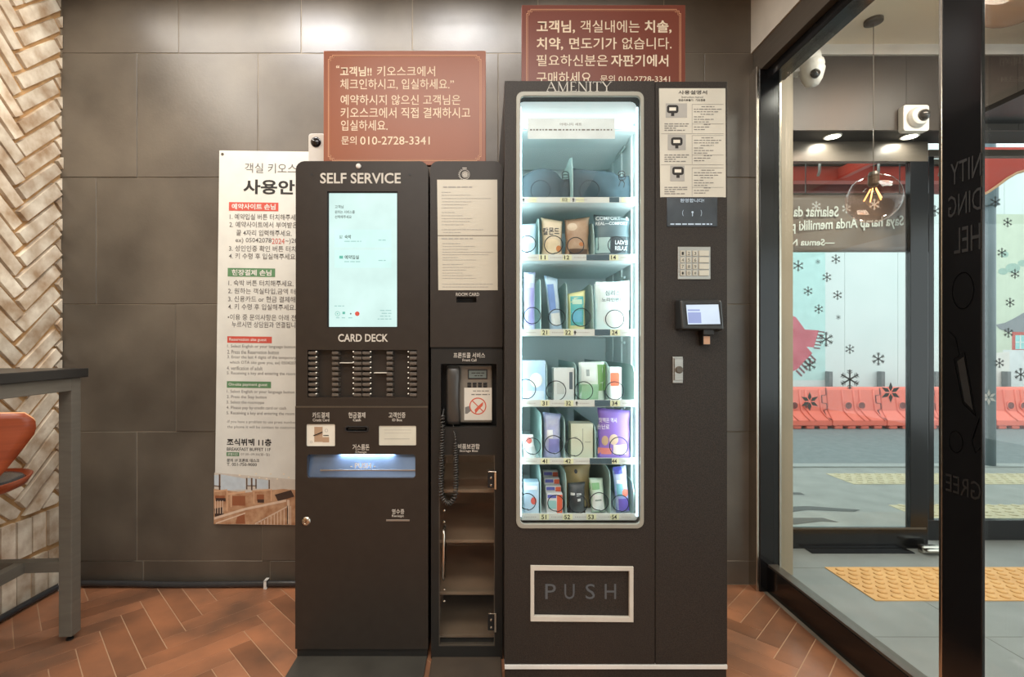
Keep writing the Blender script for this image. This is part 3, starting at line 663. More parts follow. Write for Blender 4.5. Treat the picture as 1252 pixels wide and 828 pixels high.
m = MB(); m.text('- PUSH -', kx(428), kx(459), kz(573), kz(566.5), yl+0.008, bold=.02); m.build('lettering', M['white'], ct)
lt = area('change_tray_lamp', (kx(446), yl+0.022, d-0.002), 0.20, 0.5, (0.70, 0.84, 1.0), sy=0.015); lt.parent = K; lt.location = Vector(lt.location)-wloc(K)
m = MB(); m.box(kx(472.5), kx(501), yl-0.0015, yl+0.002, kz(637), kz(634.8)); m.build('receipt_slot', M['steel'], K, bevel=0.0006)
m = MB(); m.lathe((kx(375), yl, kz(637)), [(0.0165, 0.003), (0.0165, -0.003), (0.013, -0.006), (0.009, -0.007), (0.008, -0.004), (0.001, -0.004)], 20, axis='Y'); lk = m.build('lock', M['chrome'], K)
m = MB(); m.box(kx(375)-0.0012, kx(375)+0.0012, yl-0.0048, yl-0.003, kz(637)-0.005, kz(637)+0.005); m.build('keyhole', M['blackmatte'], lk)
m = MB(); m.box(x0+0.005, x1-0.004, 1.22, YK+0.004, 0.0, 0.010); m.build('base_plate', mat('dark_base_plate', (74, 72, 66), 0.35, c2=(60, 58, 54), scale=6), K, bevel=0.002)

# ------------------------------------------------------------------ front-call cabinet beside it
x0, x1 = kx(526), kx(614.5)
C = thing('front_call_cabinet', 'narrow dark cabinet with a wall phone recess and glass-fronted storage box', 'cabinet', ((x0+x1)/2, 2.05, 0))
m = MB(); m.prism(topround(x0+0.002, x1-0.002, kz(545), ZT-0.004, 0.028), 1.93, 2.33)
m.box(x0+0.002, x0+0.014, 1.83, 2.33, 0.0, kz(545)); m.box(x1-0.014, x1-0.002, 1.83, 2.33, 0.0, kz(545)); m.box(x0+0.002, x1-0.002, 2.31, 2.33, 0, kz(545)); m.box(x0+0.002, x1-0.002, 1.83, 2.33, 0, kz(795))
m.box(x0+0.002, x0+0.012, 1.83, 1.94, kz(545), ZT-0.04); m.box(x1-0.012, x1-0.002, 1.83, 1.94, kz(545), ZT-0.04); m.build('body', M['kioskdark'], C)
m = MB(); slot = (kx(558), kx(582.5), kz(370), kz(363.2))
cut_panel(m, x0, x1, kz(424.5), ZT, slot, YK, 1.835, rt=0.03, hr=0.002); m.build('upper_panel', M['kiosk'], C)
m = MB(); m.box(slot[0]-0.005, slot[1]+0.005, 1.836, 1.845, slot[2]-0.005, slot[3]+0.005); m.build('card_slot', M['blackmatte'], C)
m = MB(); m.box(x0+0.002, x1-0.002, YK+0.012, 1.835, kz(428), kz(424)); m.build('shadow_gap', M['blackmatte'], C)
ph = (kx(539), kx(607), kz(522.5), kz(445)); gd = (kx(536.5), kx(605), kz(790.5), kz(556.5))
m = MB(); zz = kz(541); cut_panel(m, x0+0.003, x1, zz, kz(427.5), ph, YK, 1.835, hr=0.003); cut_panel(m, x0+0.003, x1, 0.002, zz, gd, YK, 1.835, hr=0.002); m.build('lower_panel', M['kioskdark'], C)
m = MB(); m.box(ph[0]-0.006, ph[1]+0.006, 1.885, 1.92, ph[2]-0.006, ph[3]+0.006); m.build('phone_recess', mat('recess_black', (12, 13, 14), 0.5), C)
# emblem, instruction sheet, lettering
ex, ez = kx(568), kz(213.5); m = MB(); ye = YK-0.0012
m.disc(ex, ez, 0.019, ye, r2=0.0172, n=28); m.disc(ex+0.002, ez, 0.012, ye, r2=0.010, n=24)
for k in range(8):
    t = k*PI/4; m.disc(ex+0.002+0.0062*math.cos(t), ez+0.0062*math.sin(t), 0.0026, ye, n=8)
m.disc(ex+0.002, ez, 0.003, ye, n=10)
for k in range(7):
    t = PI*0.7+k*PI/10; m.disc(ex+0.0215*math.cos(t), ez+0.0215*math.sin(t), 0.0016, ye, n=6)
m.quad(ex-0.008, ex+0.008, ez+0.0215, ez+0.025, ye); m.build('emblem', M['silverink'], C)
sx0, sx1 = kx(534.5), kx(608); m = MB(); m.prism([(sx0, kz(220)), (sx1, kz(220)), (kx(608.5), kz(355)), (kx(536), kz(355))], YK-0.002, YK-0.0002)
sh = m.build('instruction_sheet', mat('cream_sheet', (202, 197, 181), 0.25, c2=(196, 191, 175), scale=3), C)
m = MB(); rnd = random.Random(8); y_ = YK-0.0028
for a, b, py, hh in ((542, 580, 229, .006), (540, 551, 235.5, .003), (540, 575, 239, .0026), (540, 600, 243, .0026), (541, 577, 247, .0026), (540, 572, 250.5, .0026), (540, 566, 254.5, .0026), (540, 556, 260, .003), (540, 566, 264, .0026), (540, 577, 267.5, .0026),
        (540, 575, 271, .0026), (540, 567, 275, .0026), (540, 592, 281, .003), (542, 563, 284.5, .003), (540, 580, 292, .0055), (541, 563, 298, .003), (541, 581, 301.5, .0024), (541, 572, 305, .0024), (541, 603, 308.5, .0024), (541, 598, 311.5, .0024), (541, 561, 315, .0024),
        (541, 582, 318, .0024), (541, 566, 323.5, .003), (541, 581, 327, .0024), (541, 570, 330.5, .0024), (541, 566, 334, .0024), (541, 577, 337, .0024), (541, 582, 340.5, .0024), (541, 604, 347.5, .003), (541, 597, 351, .003)):
    m.dashes(kx(a), kx(b), kz(py), hh*0.8, y_, rnd)
m.build('small_print', M['paleink'], sh)
m = MB(); m.quad(kx(535.3), kx(608.2), kz(288.7), kz(287.9), y_); m.build('page_seam', M['bronze'], sh)
m = MB(); m.text('ROOM CARD', kx(557.5), kx(586), kz(362), kz(358), YK-.0008, bold=.005, res=2)
for body, a, b, c, d in (('프론트콜 서비스', 554.5, 593, 431.3, 437.8), ('Front Call', 565.5, 582.5, 438.6, 442), ('비품보관함', 560, 586.5, 542.7, 549.2), ('Storage Box', 562, 584.5, 550, 553.4)):
    m.text(body, kx(a), kx(b), kz(d), kz(c), YK-.0008, bold=.01, res=2)
m.build('lettering', M['silverink'], C)
# storage box interior: shelves, glass door with its fittings
M['shelfbrown'] = mat('brown_shelf', (134, 112, 92), 0.5, c2=(116, 96, 78), scale=6)
m = MB(); m.box(x0+0.015, x1-0.015, 2.29, 2.309, kz(794), kz(547)); m.box(x0+0.0145, x0+0.02, 1.85, 2.30, kz(794), kz(547)); m.box(x1-0.02, x1-0.0145, 1.85, 2.30, kz(794), kz(547)); m.build('lining', M['shelfbrown'], C)
for py in (605, 668.5, 734.5, 788.5): m = MB(); m.box(x0+0.021, x1-0.021, 1.86, 2.289, kz(py)-0.012, kz(py)); m.build('shelf', M['shelfbrown'], C, bevel=0.001)  # lowest one is an added plate to lighten the dark bottom compartment
m = MB(); m.ring(rrect(gd[0], gd[1], gd[2], gd[3], 0.001), rrect(gd[0]+0.003, gd[1]-0.003, gd[2]+0.004, gd[3]-0.003, 0.001), YK+0.002, YK+0.02); dr = m.build('glass_door', M['bronze'], C)
m = MB(); m.box(gd[0]+0.003, gd[1]-0.003, YK+0.006, YK+0.011, gd[2]+0.003, gd[3]-0.003); m.build('pane', M['clear'], dr)
m = MB(); xx = kx(543.2); m.tube([(xx, YK+0.006, kz(706)), (xx, YK-0.022, kz(705)), (xx-0.002, YK-0.027, kz(702)), (xx, YK-0.028, kz(676)), (xx+0.001, YK-0.027, kz(650)), (xx, YK-0.022, kz(646.5)), (xx, YK+0.006, kz(645.5))], 0.0052, n=10); m.build('pull_handle', M['chrome'], dr, smooth=True)
for py in (625, 639, 708, 722, 736): m = MB(); m.lathe((kx(543), YK+0.006, kz(py)), [(0.0048, 0), (0.004, -0.003), (0.001, -0.004)], 10, axis='Y'); m.build('screw', M['chrome'], dr)
for p0, p1 in ((576, 598), (749, 772)):
    m = MB(); m.box(kx(596.5), kx(604), YK-0.004, YK+0.008, kz(p1-1.5), kz(p0+2)); hg = m.build('hinge', M['blackmatte'], dr, bevel=0.001)
    m = MB(); m.box(kx(604.3), kx(607), YK-0.008, YK+0.002, kz(p1), kz(p0)); m.box(kx(597), kx(607), YK-0.006, YK-0.001, kz(p0+1.3), kz(p0)); m.build('hinge_knuckle', M['chrome'], hg, bevel=0.001)
    for q in (0.36, 0.76): m = MB(); m.lathe((kx(600.5), YK-0.004, kz(p0+(p1-p0)*q)), [(0.0055, 0), (0.0045, -0.003), (0.001, -0.004)], 10, axis='Y'); m.build('hinge_screw', M['chrome'], hg)
m = MB(); m.box(x0+0.006, x1-0.006, 1.30, YK, 0.0, 0.009); m.build('base_plate', mat('brown_base_plate', (80, 70, 60), 0.3, c2=(68, 60, 52), scale=6), C, bevel=0.002)
# the phone
P = thing('wall_phone', 'dark grey corded phone in the recess of the narrow cabinet', 'phone', (kx(573), 1.88, kz(520)))
m = MB(); v = m.box(kx(544.5), kx(602), 1.842, 1.8845, kz(519.5), kz(448)); m.build('phone_body', mat('grey_brown_plastic', (128, 120, 108), 0.4), P, bevel=0.006)
m = MB(); zt, zb = kz(448.5), kz(520); xc = kx(554); N_ = 14
prev = None; secs = []
for i in range(N_+1):
    v = i/N_; z = zt+(zb-zt)*v; dp = 0.010+0.012*math.sin(PI*v)**0.6
    hw = 0.027 if v < 0.22 or v > 0.78 else 0.0245
    hw *= 0.86 if i in (0, N_) else 1
    yb = 1.8405 if v < 0.2 or v > 0.8 else 1.829
    yf = 1.822-dp*0.9
    ring_ = []
    for k in range(12):
        a = 2*PI*k/12; cxx = math.copysign(abs(math.cos(a))**0.6, math.cos(a)); szz = math.copysign(abs(math.sin(a))**0.6, math.sin(a))
        ring_.append(m.bm.verts.new((xc+hw*cxx, (yb+yf)/2+(yb-yf)/2*szz, z)))
    secs.append(ring_)
for a, b in zip(secs, secs[1:]):
    for k in range(12): m.bm.faces.new((a[k], a[(k+1) % 12], b[(k+1) % 12], b[k]))
m.bm.faces.new(secs[0]); m.bm.faces.new(secs[-1][::-1]); m.build('handset', mat('charcoal_plastic', (62, 60, 57), 0.28), P, smooth=True)
m = MB(); m.box(kx(571.5), kx(596), 1.838, 1.8425, kz(464.5), kz(452.5)); dsp = m.build('display', mat('display_frame', (44, 46, 48), 0.3), P, bevel=0.001)
m = MB(); m.quad(kx(573), kx(594.5), kz(463), kz(454), 1.8375); m.build('screen', mat('grey_lcd', (122, 138, 136), 0.3), dsp)
m = MB(); rnd = random.Random(6); m.dashes(kx(576), kx(593), kz(457), .003, 1.837, rnd); m.dashes(kx(580), kx(590), kz(460.5), .003, 1.837, rnd); m.build('readout', M['ink'], dsp)
m = MB()
for i in range(4):
    for j in range(2): m.box(kx(571+i*6.6), kx(575.8+i*6.6), 1.838, 1.843, kz(471.6+j*3.4), kz(469+j*3.4))
m.build('keypad', M['blackmatte'], P, bevel=0.0008)
m = MB(); m.box(kx(567), kx(601.5), 1.8395, 1.8418, kz(516), kz(475.5)); stk = m.build('notice_sticker', M['paper'], P)
yq = 1.839; m = MB(); m.disc(kx(584), kz(498.5), 0.032, yq, r2=0.028, n=32); m.obox((kx(584), yq, kz(498.5)), (0.72, 0, -0.7), (0.7, 0, 0.72), (0, 1, 0), 0.029, 0.0018, 0.0003)
m.poly([(kx(x), yq, kz(y_)) for x, y_ in ((580, 503), (586, 497), (591, 493), (590, 498), (585, 503), (581, 508))]); m.build('prohibition_mark', mat('orange_red_print', (214, 96, 72), 0.6), stk)
m = MB(); m.poly([(kx(x), yq+.0001, kz(y_)) for x, y_ in ((568, 500), (574, 498), (576, 504), (571, 508), (568, 508))]); m.dashes(kx(578), kx(598), kz(479.5), .003, yq, rnd); m.dashes(kx(576), kx(599), kz(484), .004, yq, rnd); m.build('small_print', M['greyink'], stk)
# coiled cord
m = MB(); path = []
ctrl = [(554.5, 519.5, 1.826), (554.8, 527, 1.80), (556.5, 534, 1.775), (557.3, 560, 1.772), (557.5, 590, 1.772), (556, 607, 1.772), (549.5, 615.5, 1.772), (543, 612, 1.772), (539.5, 600, 1.772), (539.8, 570, 1.772), (540.5, 540, 1.772), (541, 520, 1.775), (541.5, 508, 1.80), (543, 499, 1.846)]
def catmull(P, n=24):
    out = []
    for i in range(len(P)-1):
        p0, p1, p2, p3 = P[max(i-1, 0)], P[i], P[i+1], P[min(i+2, len(P)-1)]
        for k in range(n):
            t = k/n; out.append(tuple(0.5*((2*b)+(-a+c)*t+(2*a-5*b+4*c-d)*t*t+(-a+3*b-3*c+d)*t**3) for a, b, c, d in zip(p0, p1, p2, p3)))
    out.append(P[-1]); return out
cp = [Vector((ax(a, c), c, az(b, c))) for a, b, c in catmull(ctrl)]
dense = []; 
for a, b in zip(cp, cp[1:]):
    nseg = max(1, int((b-a).length/0.0011))
    for k in range(nseg): dense.append(a.lerp(b, k/nseg))
ph_, pts = 0.0, []
for i, p in enumerate(dense):
    d = (dense[min(i+1, len(dense)-1)]-dense[max(i-1, 0)]).normalized(); u = d.cross(Vector((0, 1, 0))).normalized(); v = d.cross(u)
    s_ = i/len(dense); rr = 0.0074 if 0.12 < s_ < 0.93 else 0.0012
    ph_ += 2*PI*0.0011/0.0078
    pts.append(p+(u*math.cos(ph_)+v*math.sin(ph_))*rr)
m.tube(pts, 0.0027, n=6); m.build('coiled_cord', mat('cord_plastic', (64, 62, 59), 0.22), P, smooth=True)

# ------------------------------------------------------------------ things on top of the kiosk, and the sign boards
def sign(name, label, px0, px1, pyt, D, zb, lines, m_, extra):
    xa, xb, zt = ax(px0, D), ax(px1, D), az(pyt, D)
    T = thing(name, label, 'sign', ((xa+xb)/2, D+0.01, zb))
    b = MB(); b.box(xa, xb, D, D+0.02, zb, zt); b.build('board', m_, T, bevel=0.0015)
    b = MB(); i0, i1, j0, j1 = xa+0.017, xb-0.017, zb+0.015, zt-0.016; q = 0.012; yq = D-0.0008
    def notched(d):
        r = q+0.004; P = []
        P = [(i0+d+r, j1-d), (i1-d-r, j1-d), (i1-d-r, j1-d-q*0.5), (i1-d-q*0.5, j1-d-q*0.5), (i1-d-q*0.5, j1-d-r), (i1-d, j1-d-r), (i1-d, j0+d+r), (i1-d-q*0.5, j0+d+r), (i1-d-q*0.5, j0+d+q*0.5), (i1-d-r, j0+d+q*0.5), (i1-d-r, j0+d), (i0+d+r, j0+d),
             (i0+d+r, j0+d+q*0.5), (i0+d+q*0.5, j0+d+q*0.5), (i0+d+q*0.5, j0+d+r), (i0+d, j0+d+r), (i0+d, j1-d-r), (i0+d+q*0.5, j1-d-r), (i0+d+q*0.5, j1-d-q*0.5), (i0+d+r, j1-d-q*0.5)]
        return P
    b.ring(notched(0), notched(0.0022), yq, D-0.0002); b.ring(notched(0.0052), notched(0.0064), yq, D-0.0002); b.build('printed_border', mat('copper_line', (214, 160, 124), 0.5), T)
    b = MB()
    for body, x0, x1, y0, y1, bd in lines: b.text(body, ax(x0, D), ax(x1, D), az(y1, D), az(y0, D), yq, bold=bd)
    b.build('lettering', M['cream_ink'], T)
    if extra: extra(T, xa, xb, zb, zt, D)
sign('notice_board', 'brown notice board with cream writing standing on top of the check-in kiosk', 395.5, 594, 62, 1.84, ZT+0.001,
     [('“', 411, 415, 80, 83.5, .03), ('고객님!!', 416, 454.5, 81.5, 93.5, .022), ('키오스크에서', 461, 532, 81, 93.5, .006), ('체크인하시고, 입실하세요.”', 416, 555, 96.5, 110, .006), ('예약하시지 않으신 고객님은', 416.5, 563, 116, 128.5, .006),
      ('키오스크에서 직접 결재하시고', 416.5, 575, 131.5, 144.5, .006), ('입실하세요.', 417, 474, 147, 160, .006), ('문의', 417.5, 436, 166.5, 177, .006), ('010-2728-3341', 440.5, 525.5, 167, 177, .006)], M['signbrown'], None)
YV = 1.667
def vx(px): return ax(px, YV)
def vz(py): return az(py, YV)
VT = vz(99)
sign('notice_board', 'reddish notice board with cream writing standing behind the top of the vending machine', 638, 838, 6, 1.86, VT+0.0005,
     [('고객님,', 656, 703, 25, 41, .022), ('객실내에는', 709.5, 782, 25, 40, .004), ('치솔,', 788, 821, 25, 41, .022), ('치약,', 656, 688.5, 46, 61.5, .022), ('면도기가', 696, 754, 46, 60.5, .012), ('없습니다.', 760.5, 821, 46, 60.5, .004),
      ('필요하신분은', 656, 743, 67, 81, .004), ('자판기에서', 747, 817, 67, 81.5, .016), ('구매하세요.', 656, 726, 88, 103, .004), ('문의 010-2728-3341', 734, 819, 92, 101, .004)], M['signred'], None)
wz = ZT+0.001; D = 1.95; X = ax(387, D)
T = thing('indoor_camera', 'small white indoor camera with a black lens on the left end of the kiosk top', 'camera', (X, D, wz))
hw = 10*D/F
b = MB(); b.prism(rrect(X-hw, X+hw, wz+0.006, az(163, D), 0.012), D, D+0.04); b.build('housing', M['white'], T, bevel=0.003)
b = MB(); b.lathe((X, D+0.02, wz), [(0.03, 0), (0.03, 0.005), (0.02, 0.009)], 20); b.build('foot', M['white'], T)
b = MB(); b.lathe((X-0.002, D, az(174, D)), [(0.020, 0.002), (0.020, -0.004), (0.012, -0.009), (0.001, -0.011)], 24, axis='Y'); b.build('lens', mat('black_lens', (20, 20, 22), 0.08), T, smooth=True)

# ------------------------------------------------------------------ amenity vending machine
x0, x1, xm = vx(617), vx(889), vx(801)
V = thing('vending_machine', 'tall dark vending machine with a lit glass window of packaged toiletries', 'vending machine', ((x0+x1)/2, 2.0, 0))
win = (vx(634), vx(784), vz(642), vz(116)); YBK = 2.335
M['liner'] = mat('pale_liner', (222, 234, 233), 0.45, c2=(215, 229, 229), scale=2)
m = MB(); t_ = 0.018
m.box(x0+.001, x0+t_, 1.72, YBK, .03, VT-.001); m.box(x1-t_, x1-.001, 1.72, YBK, .03, VT-.001); m.box(xm-.012, xm+.012, 1.72, YBK, .03, VT-.02); m.box(x0+.002, x1-.002, 2.30, YBK-.001, .031, VT-.002)
m.box(x0+.002, x1-.002, 1.721, YBK-.002, VT-.03, VT); m.box(x0+.002, x1-.002, 1.721, YBK-.002, 0.05, .08); m.box(x0+.004, x1-.004, 1.69, YBK-.01, 0.0, 0.05); m.build('cabinet', M['vend'], V)
m = MB(); zs = vz(668)
fl = (vx(649), vx(773), vz(758.5), vz(692.5)); zb = vz(812)
cut_panel(m, x0, xm-0.0012, zs, VT, win, YV, 1.715, hr=0.022); cut_panel(m, x0, xm-0.0012, zb, zs, fl, YV, 1.715, hr=0.001); m.build('front_door', M['vend'], V)
m = MB(); m.box(xm+0.0012, x1, YV-0.001, 1.715, zb, vz(100)); cdr = m.build('control_door', M['vend'], V, bevel=0.001)
m = MB(); m.box(x0, x1, YV-0.003, 1.70, vz(818), vz(813)); m.build('foot_strip', M['white'], V, bevel=0.001)
m = MB(); m.box(x0+.002, x1-.002, YV+0.002, 1.70, 0.0, vz(818)); m.build('kick_panel', M['vend'], V)
m = MB(); m.ring(rrect(vx(631), vx(786.5), vz(645.5), vz(113), 0.024, 6), rrect(vx(636), vx(782.5), vz(640), vz(118.5), 0.016, 6), YV-0.008, YV+0.004); m.build('window_frame', mat('champagne_frame', (156, 155, 144), 0.45, metal=0.1), V, bevel=0.002)
m = MB(); m.box(win[0]-.004, win[1]+.004, YV+0.012, YV+0.017, win[2]-.004, win[3]+.004); m.build('window_glass', M['vendglass'], V)
# lined compartment
lx0, lx1, lz0, lz1 = win[0]-.008, win[1]+.012, win[2]-.012, win[3]+.03; YI = 2.20
m = MB(); m.box(lx0-.01, lx0, 1.72, YI, lz0, lz1); m.box(lx1, lx1+.01, 1.72, YI, lz0, lz1); m.box(lx0, lx1, YI, YI+.01, lz0, lz1); m.box(lx0, lx1, 1.72, YI, lz1, lz1+.01); m.box(lx0, lx1, 1.72, YI, lz0-.01, lz0)
lin_ = m.build('inner_liner', M['liner'], V)
m = MB()
for xx in (lx1-.001,):
    for yy in (1.80, 1.93, 2.06): m.box(xx-.006, xx, yy, yy+.03, lz0, lz1)
    for zz in (vz(150), vz(205), vz(330), vz(420), vz(510)): m.box(xx-.009, xx-.004, 1.88, 2.0, zz, zz+.008)
m.build('shelf_channel', M['liner'], lin_)
M['led'] = mat('led_strip', (222, 246, 255), 0.4, emit=1.6)
m = MB(); m.box(win[0]+.007, win[0]+.012, 1.69, 1.70, win[2]+.02, win[3]-.03); m.build('led_strip', M['led'], lin_); m = MB(); m.box(win[1]-.009, win[1]-.003, 1.69, 1.70, win[2]+.02, win[3]-.03); m.build('led_strip', M['led'], lin_)
m = MB(); m.box(lx0+.004, lx1-.004, 1.715, 1.80, vz(136)+.0, lz1-.004); m.build('light_box', mat('lit_diffuser', (226, 246, 248), 0.4, emit=0.4), lin_, bevel=0.003)
def vlamp(loc, sx, sy, p, rot):
    l = area('compartment_lamp', loc, sx, p, (0.76, 0.96, 1.0), rot, sy=sy); l.parent = V; l.location = Vector(loc)-wloc(V)
vlamp(((lx0+lx1)/2, 1.76, vz(137)-.004), 0.36, 0.07, 0.25, (0, 0, 0))
vlamp((lx0+.012, 1.722, (lz0+lz1)/2), 0.02, 1.3, 0.85, (PI/2, 0, math.radians(-30)))
vlamp((lx1-.012, 1.722, (lz0+lz1)/2), 0.02, 1.3, 0.85, (PI/2, 0, math.radians(30)))
vlamp((lx0+.016, 1.691, (lz0+lz1)/2), 0.012, 1.3, 1.15, (PI/2, 0, math.radians(-48)))
vlamp((lx1-.022, 1.691, (lz0+lz1)/2), 0.012, 1.3, 1.15, (PI/2, 0, math.radians(48)))
m = MB()
for py, D, hh in ((156.5, 1.75, .016), (182, 1.95, .014), (198, 2.15, .03)): m.box(lx0, lx1, D, D+.012, az(py, D)-hh/2, az(py, D)+hh/2)
m.box(lx0, lx1, 1.75, 2.15, az(156.5, 1.75)-.006, az(156.5, 1.75)-.003); m.build('empty_shelf', M['liner'], V)
DR = 1.700
M['rail'] = mat('white_price_rail', (206, 212, 206), 0.4); M['tagy'] = mat('pale_yellow_tag', (222, 226, 186), 0.6); M['darksticker'] = mat('slate_sticker', (62, 86, 96), 0.5)
M['divider'] = mat('grey_green_divider', (168, 196, 190), 0.5); M['coil'] = mat('dark_wire', (38, 46, 52), 0.35, metal=0.5)
ROWS = [(241, 248), (311, 319), (402.5, 411), (489, 497.5), (560, 568), (628, 636.5)]
TAGS = [[('02', 687, 694)], [('11', 661, 667), ('12', 690, 696), ('14', 747, 753)], [('21', 663, 669), ('22', 691, 698), ('24', 748, 755)], [('31', 663, 669), ('32', 692, 698), ('34', 748, 755)],
        [('41', 663, 669), ('42', 691, 698), ('44', 748, 754)], [('51', 662, 668), ('52', 690, 697), ('53', 719, 726), ('54', 748, 754)]]
DARK = [(745, 757), (717, 745), (727, 746), (727, 746), (721, 748), None]
ARROW = [[638, 699], [], [701], [703], [], []]
DIV = [[(700, 186)], [(659, 262), (726, 268)], [(661, 338), (693.5, 343), (725, 345)], [(668.5, 444), (704.5, 444), (744, 443), (776, 446)], [(662, 507), (690.5, 511), (728, 520)], [(661, 574), (692, 578), (746, 575), (775, 590)]]
COILS = [[(661, 232, 12), (721, 232, 12)], [(645, 298, 10), (677, 299, 11), (704, 300, 10), (754, 299, 10)], [(651, 386, 10), (681, 388, 10), (711, 388, 11), (752, 390, 11)],
         [(643, 476, 12), (680, 478, 12), (714, 478, 11), (752, 478, 11)], [(651, 546, 10), (677, 544, 11), (702, 547, 11), (757, 546, 11)], [(645, 614, 10), (680, 616, 10), (707, 617, 11), (733, 614, 11), (759, 616, 10)]]
TF = []
rnd = random.Random(21)
for k, (ya, yb) in enumerate(ROWS):
    za, zb_ = az(yb, DR), az(ya, DR); zf = za+0.006; TF.append(zf)
    m = MB(); m.box(lx0+.002, lx1-.012, DR+.004, 2.16, za+.001, zf); m.box(lx0+.002, lx1-.012, 2.15, 2.165, za, zf+.03); tr = m.build('tray', M['liner'], V)
    m = MB(); m.box(ax(637.5, DR), lx1-.014, DR, DR+.004, za, zb_); rl = m.build('price_rail', M['rail'], tr, bevel=0.0008)
    m = MB(); a = MB(); g = MB()
    for body, p0, p1 in TAGS[k]:
        m.quad(ax(p0-2, DR), ax(p1+3, DR), za+.002, zb_-.002, DR-.0006); a.text(body, ax(p0, DR), ax(p1, DR), za+.0045, zb_-.004, DR-.0011, bold=.02, res=2)
        g.dashes(ax(p1+6, DR), ax(min(p1+24, 772), DR), (za+zb_)/2, .0032, DR-.0006, rnd, (.6, 1.6))
    for p in ARROW[k]:
        X = ax(p+2, DR); zc_ = (za+zb_)/2; a.poly(((X-.005, DR-.0011, zc_), (X+.005, DR-.0011, zc_), (X, DR-.0011, zc_+.008))); a.quad(X-.002, X+.002, zc_-.007, zc_+.001, DR-.0011)
    g.dashes(ax(641, DR), ax(656, DR), (za+zb_)/2, .003, DR-.0006, rnd, (.6, 1.6))
    if k == 0: m.quad(ax(643, DR), ax(656, DR), za+.002, zb_-.002, DR-.0005); m.quad(ax(704, DR), ax(714, DR), za+.002, zb_-.002, DR-.0005); m.quad(ax(760, DR), ax(772, DR), za+.002, zb_-.002, DR-.0005)
    m.build('slot_tag', M['tagy'], rl); a.build('slot_number', M['ink'], rl); g.build('price_print', M['paleink'], rl)
    if DARK[k]: m = MB(); m.box(ax(DARK[k][0], DR), ax(DARK[k][1], DR), DR-.001, DR-.0002, za+.0015, zb_-.001); m.build('blank_sticker', M['darksticker'], rl)
    for p, pt in DIV[k]:
        Dd = 1.724; X = ax(p, Dd); zt = az(pt, Dd); hh = zt-zf
        m = MB(); P = [(Dd, zf), (2.14, zf), (2.14, zf+hh*0.93), (Dd+0.06, zt), (Dd+0.02, zt-0.012), (Dd, zf+hh*0.55)] if k < 3 else [(Dd, zf), (2.14, zf), (2.14, zt), (Dd+.05, zt), (Dd+.018, zt-.008), (Dd+.004, zt-.03)]
        A = [m.bm.verts.new((X, y, z)) for y, z in P]; B = [m.bm.verts.new((X+.0022, y, z)) for y, z in P]; n = len(P); m.bm.faces.new(A); m.bm.faces.new(B[::-1])
        for i in range(n): m.bm.faces.new((A[i], A[(i+1) % n], B[(i+1) % n], B[i]))
        m.build('divider', M['divider'], tr)
    for px, py, r in COILS[k]:
        Dc = 1.710; X, Z = at(px, py, Dc); R = r*Dc/F; R = min(R, Z-zf+R*0+0.0) if False else R; Z = max(Z, zf+R+.001)
        m = MB(); N_ = 40; m.tube([(X+R*math.cos(t), Dc+0.009*(i/N_), Z+R*math.sin(t)) for i, t in ((i, PI*1.5+i*2*PI/N_*1.02) for i in range(N_+1))], 0.0016, n=6); m.build('dispensing_coil', M['coil'], tr, smooth=True)

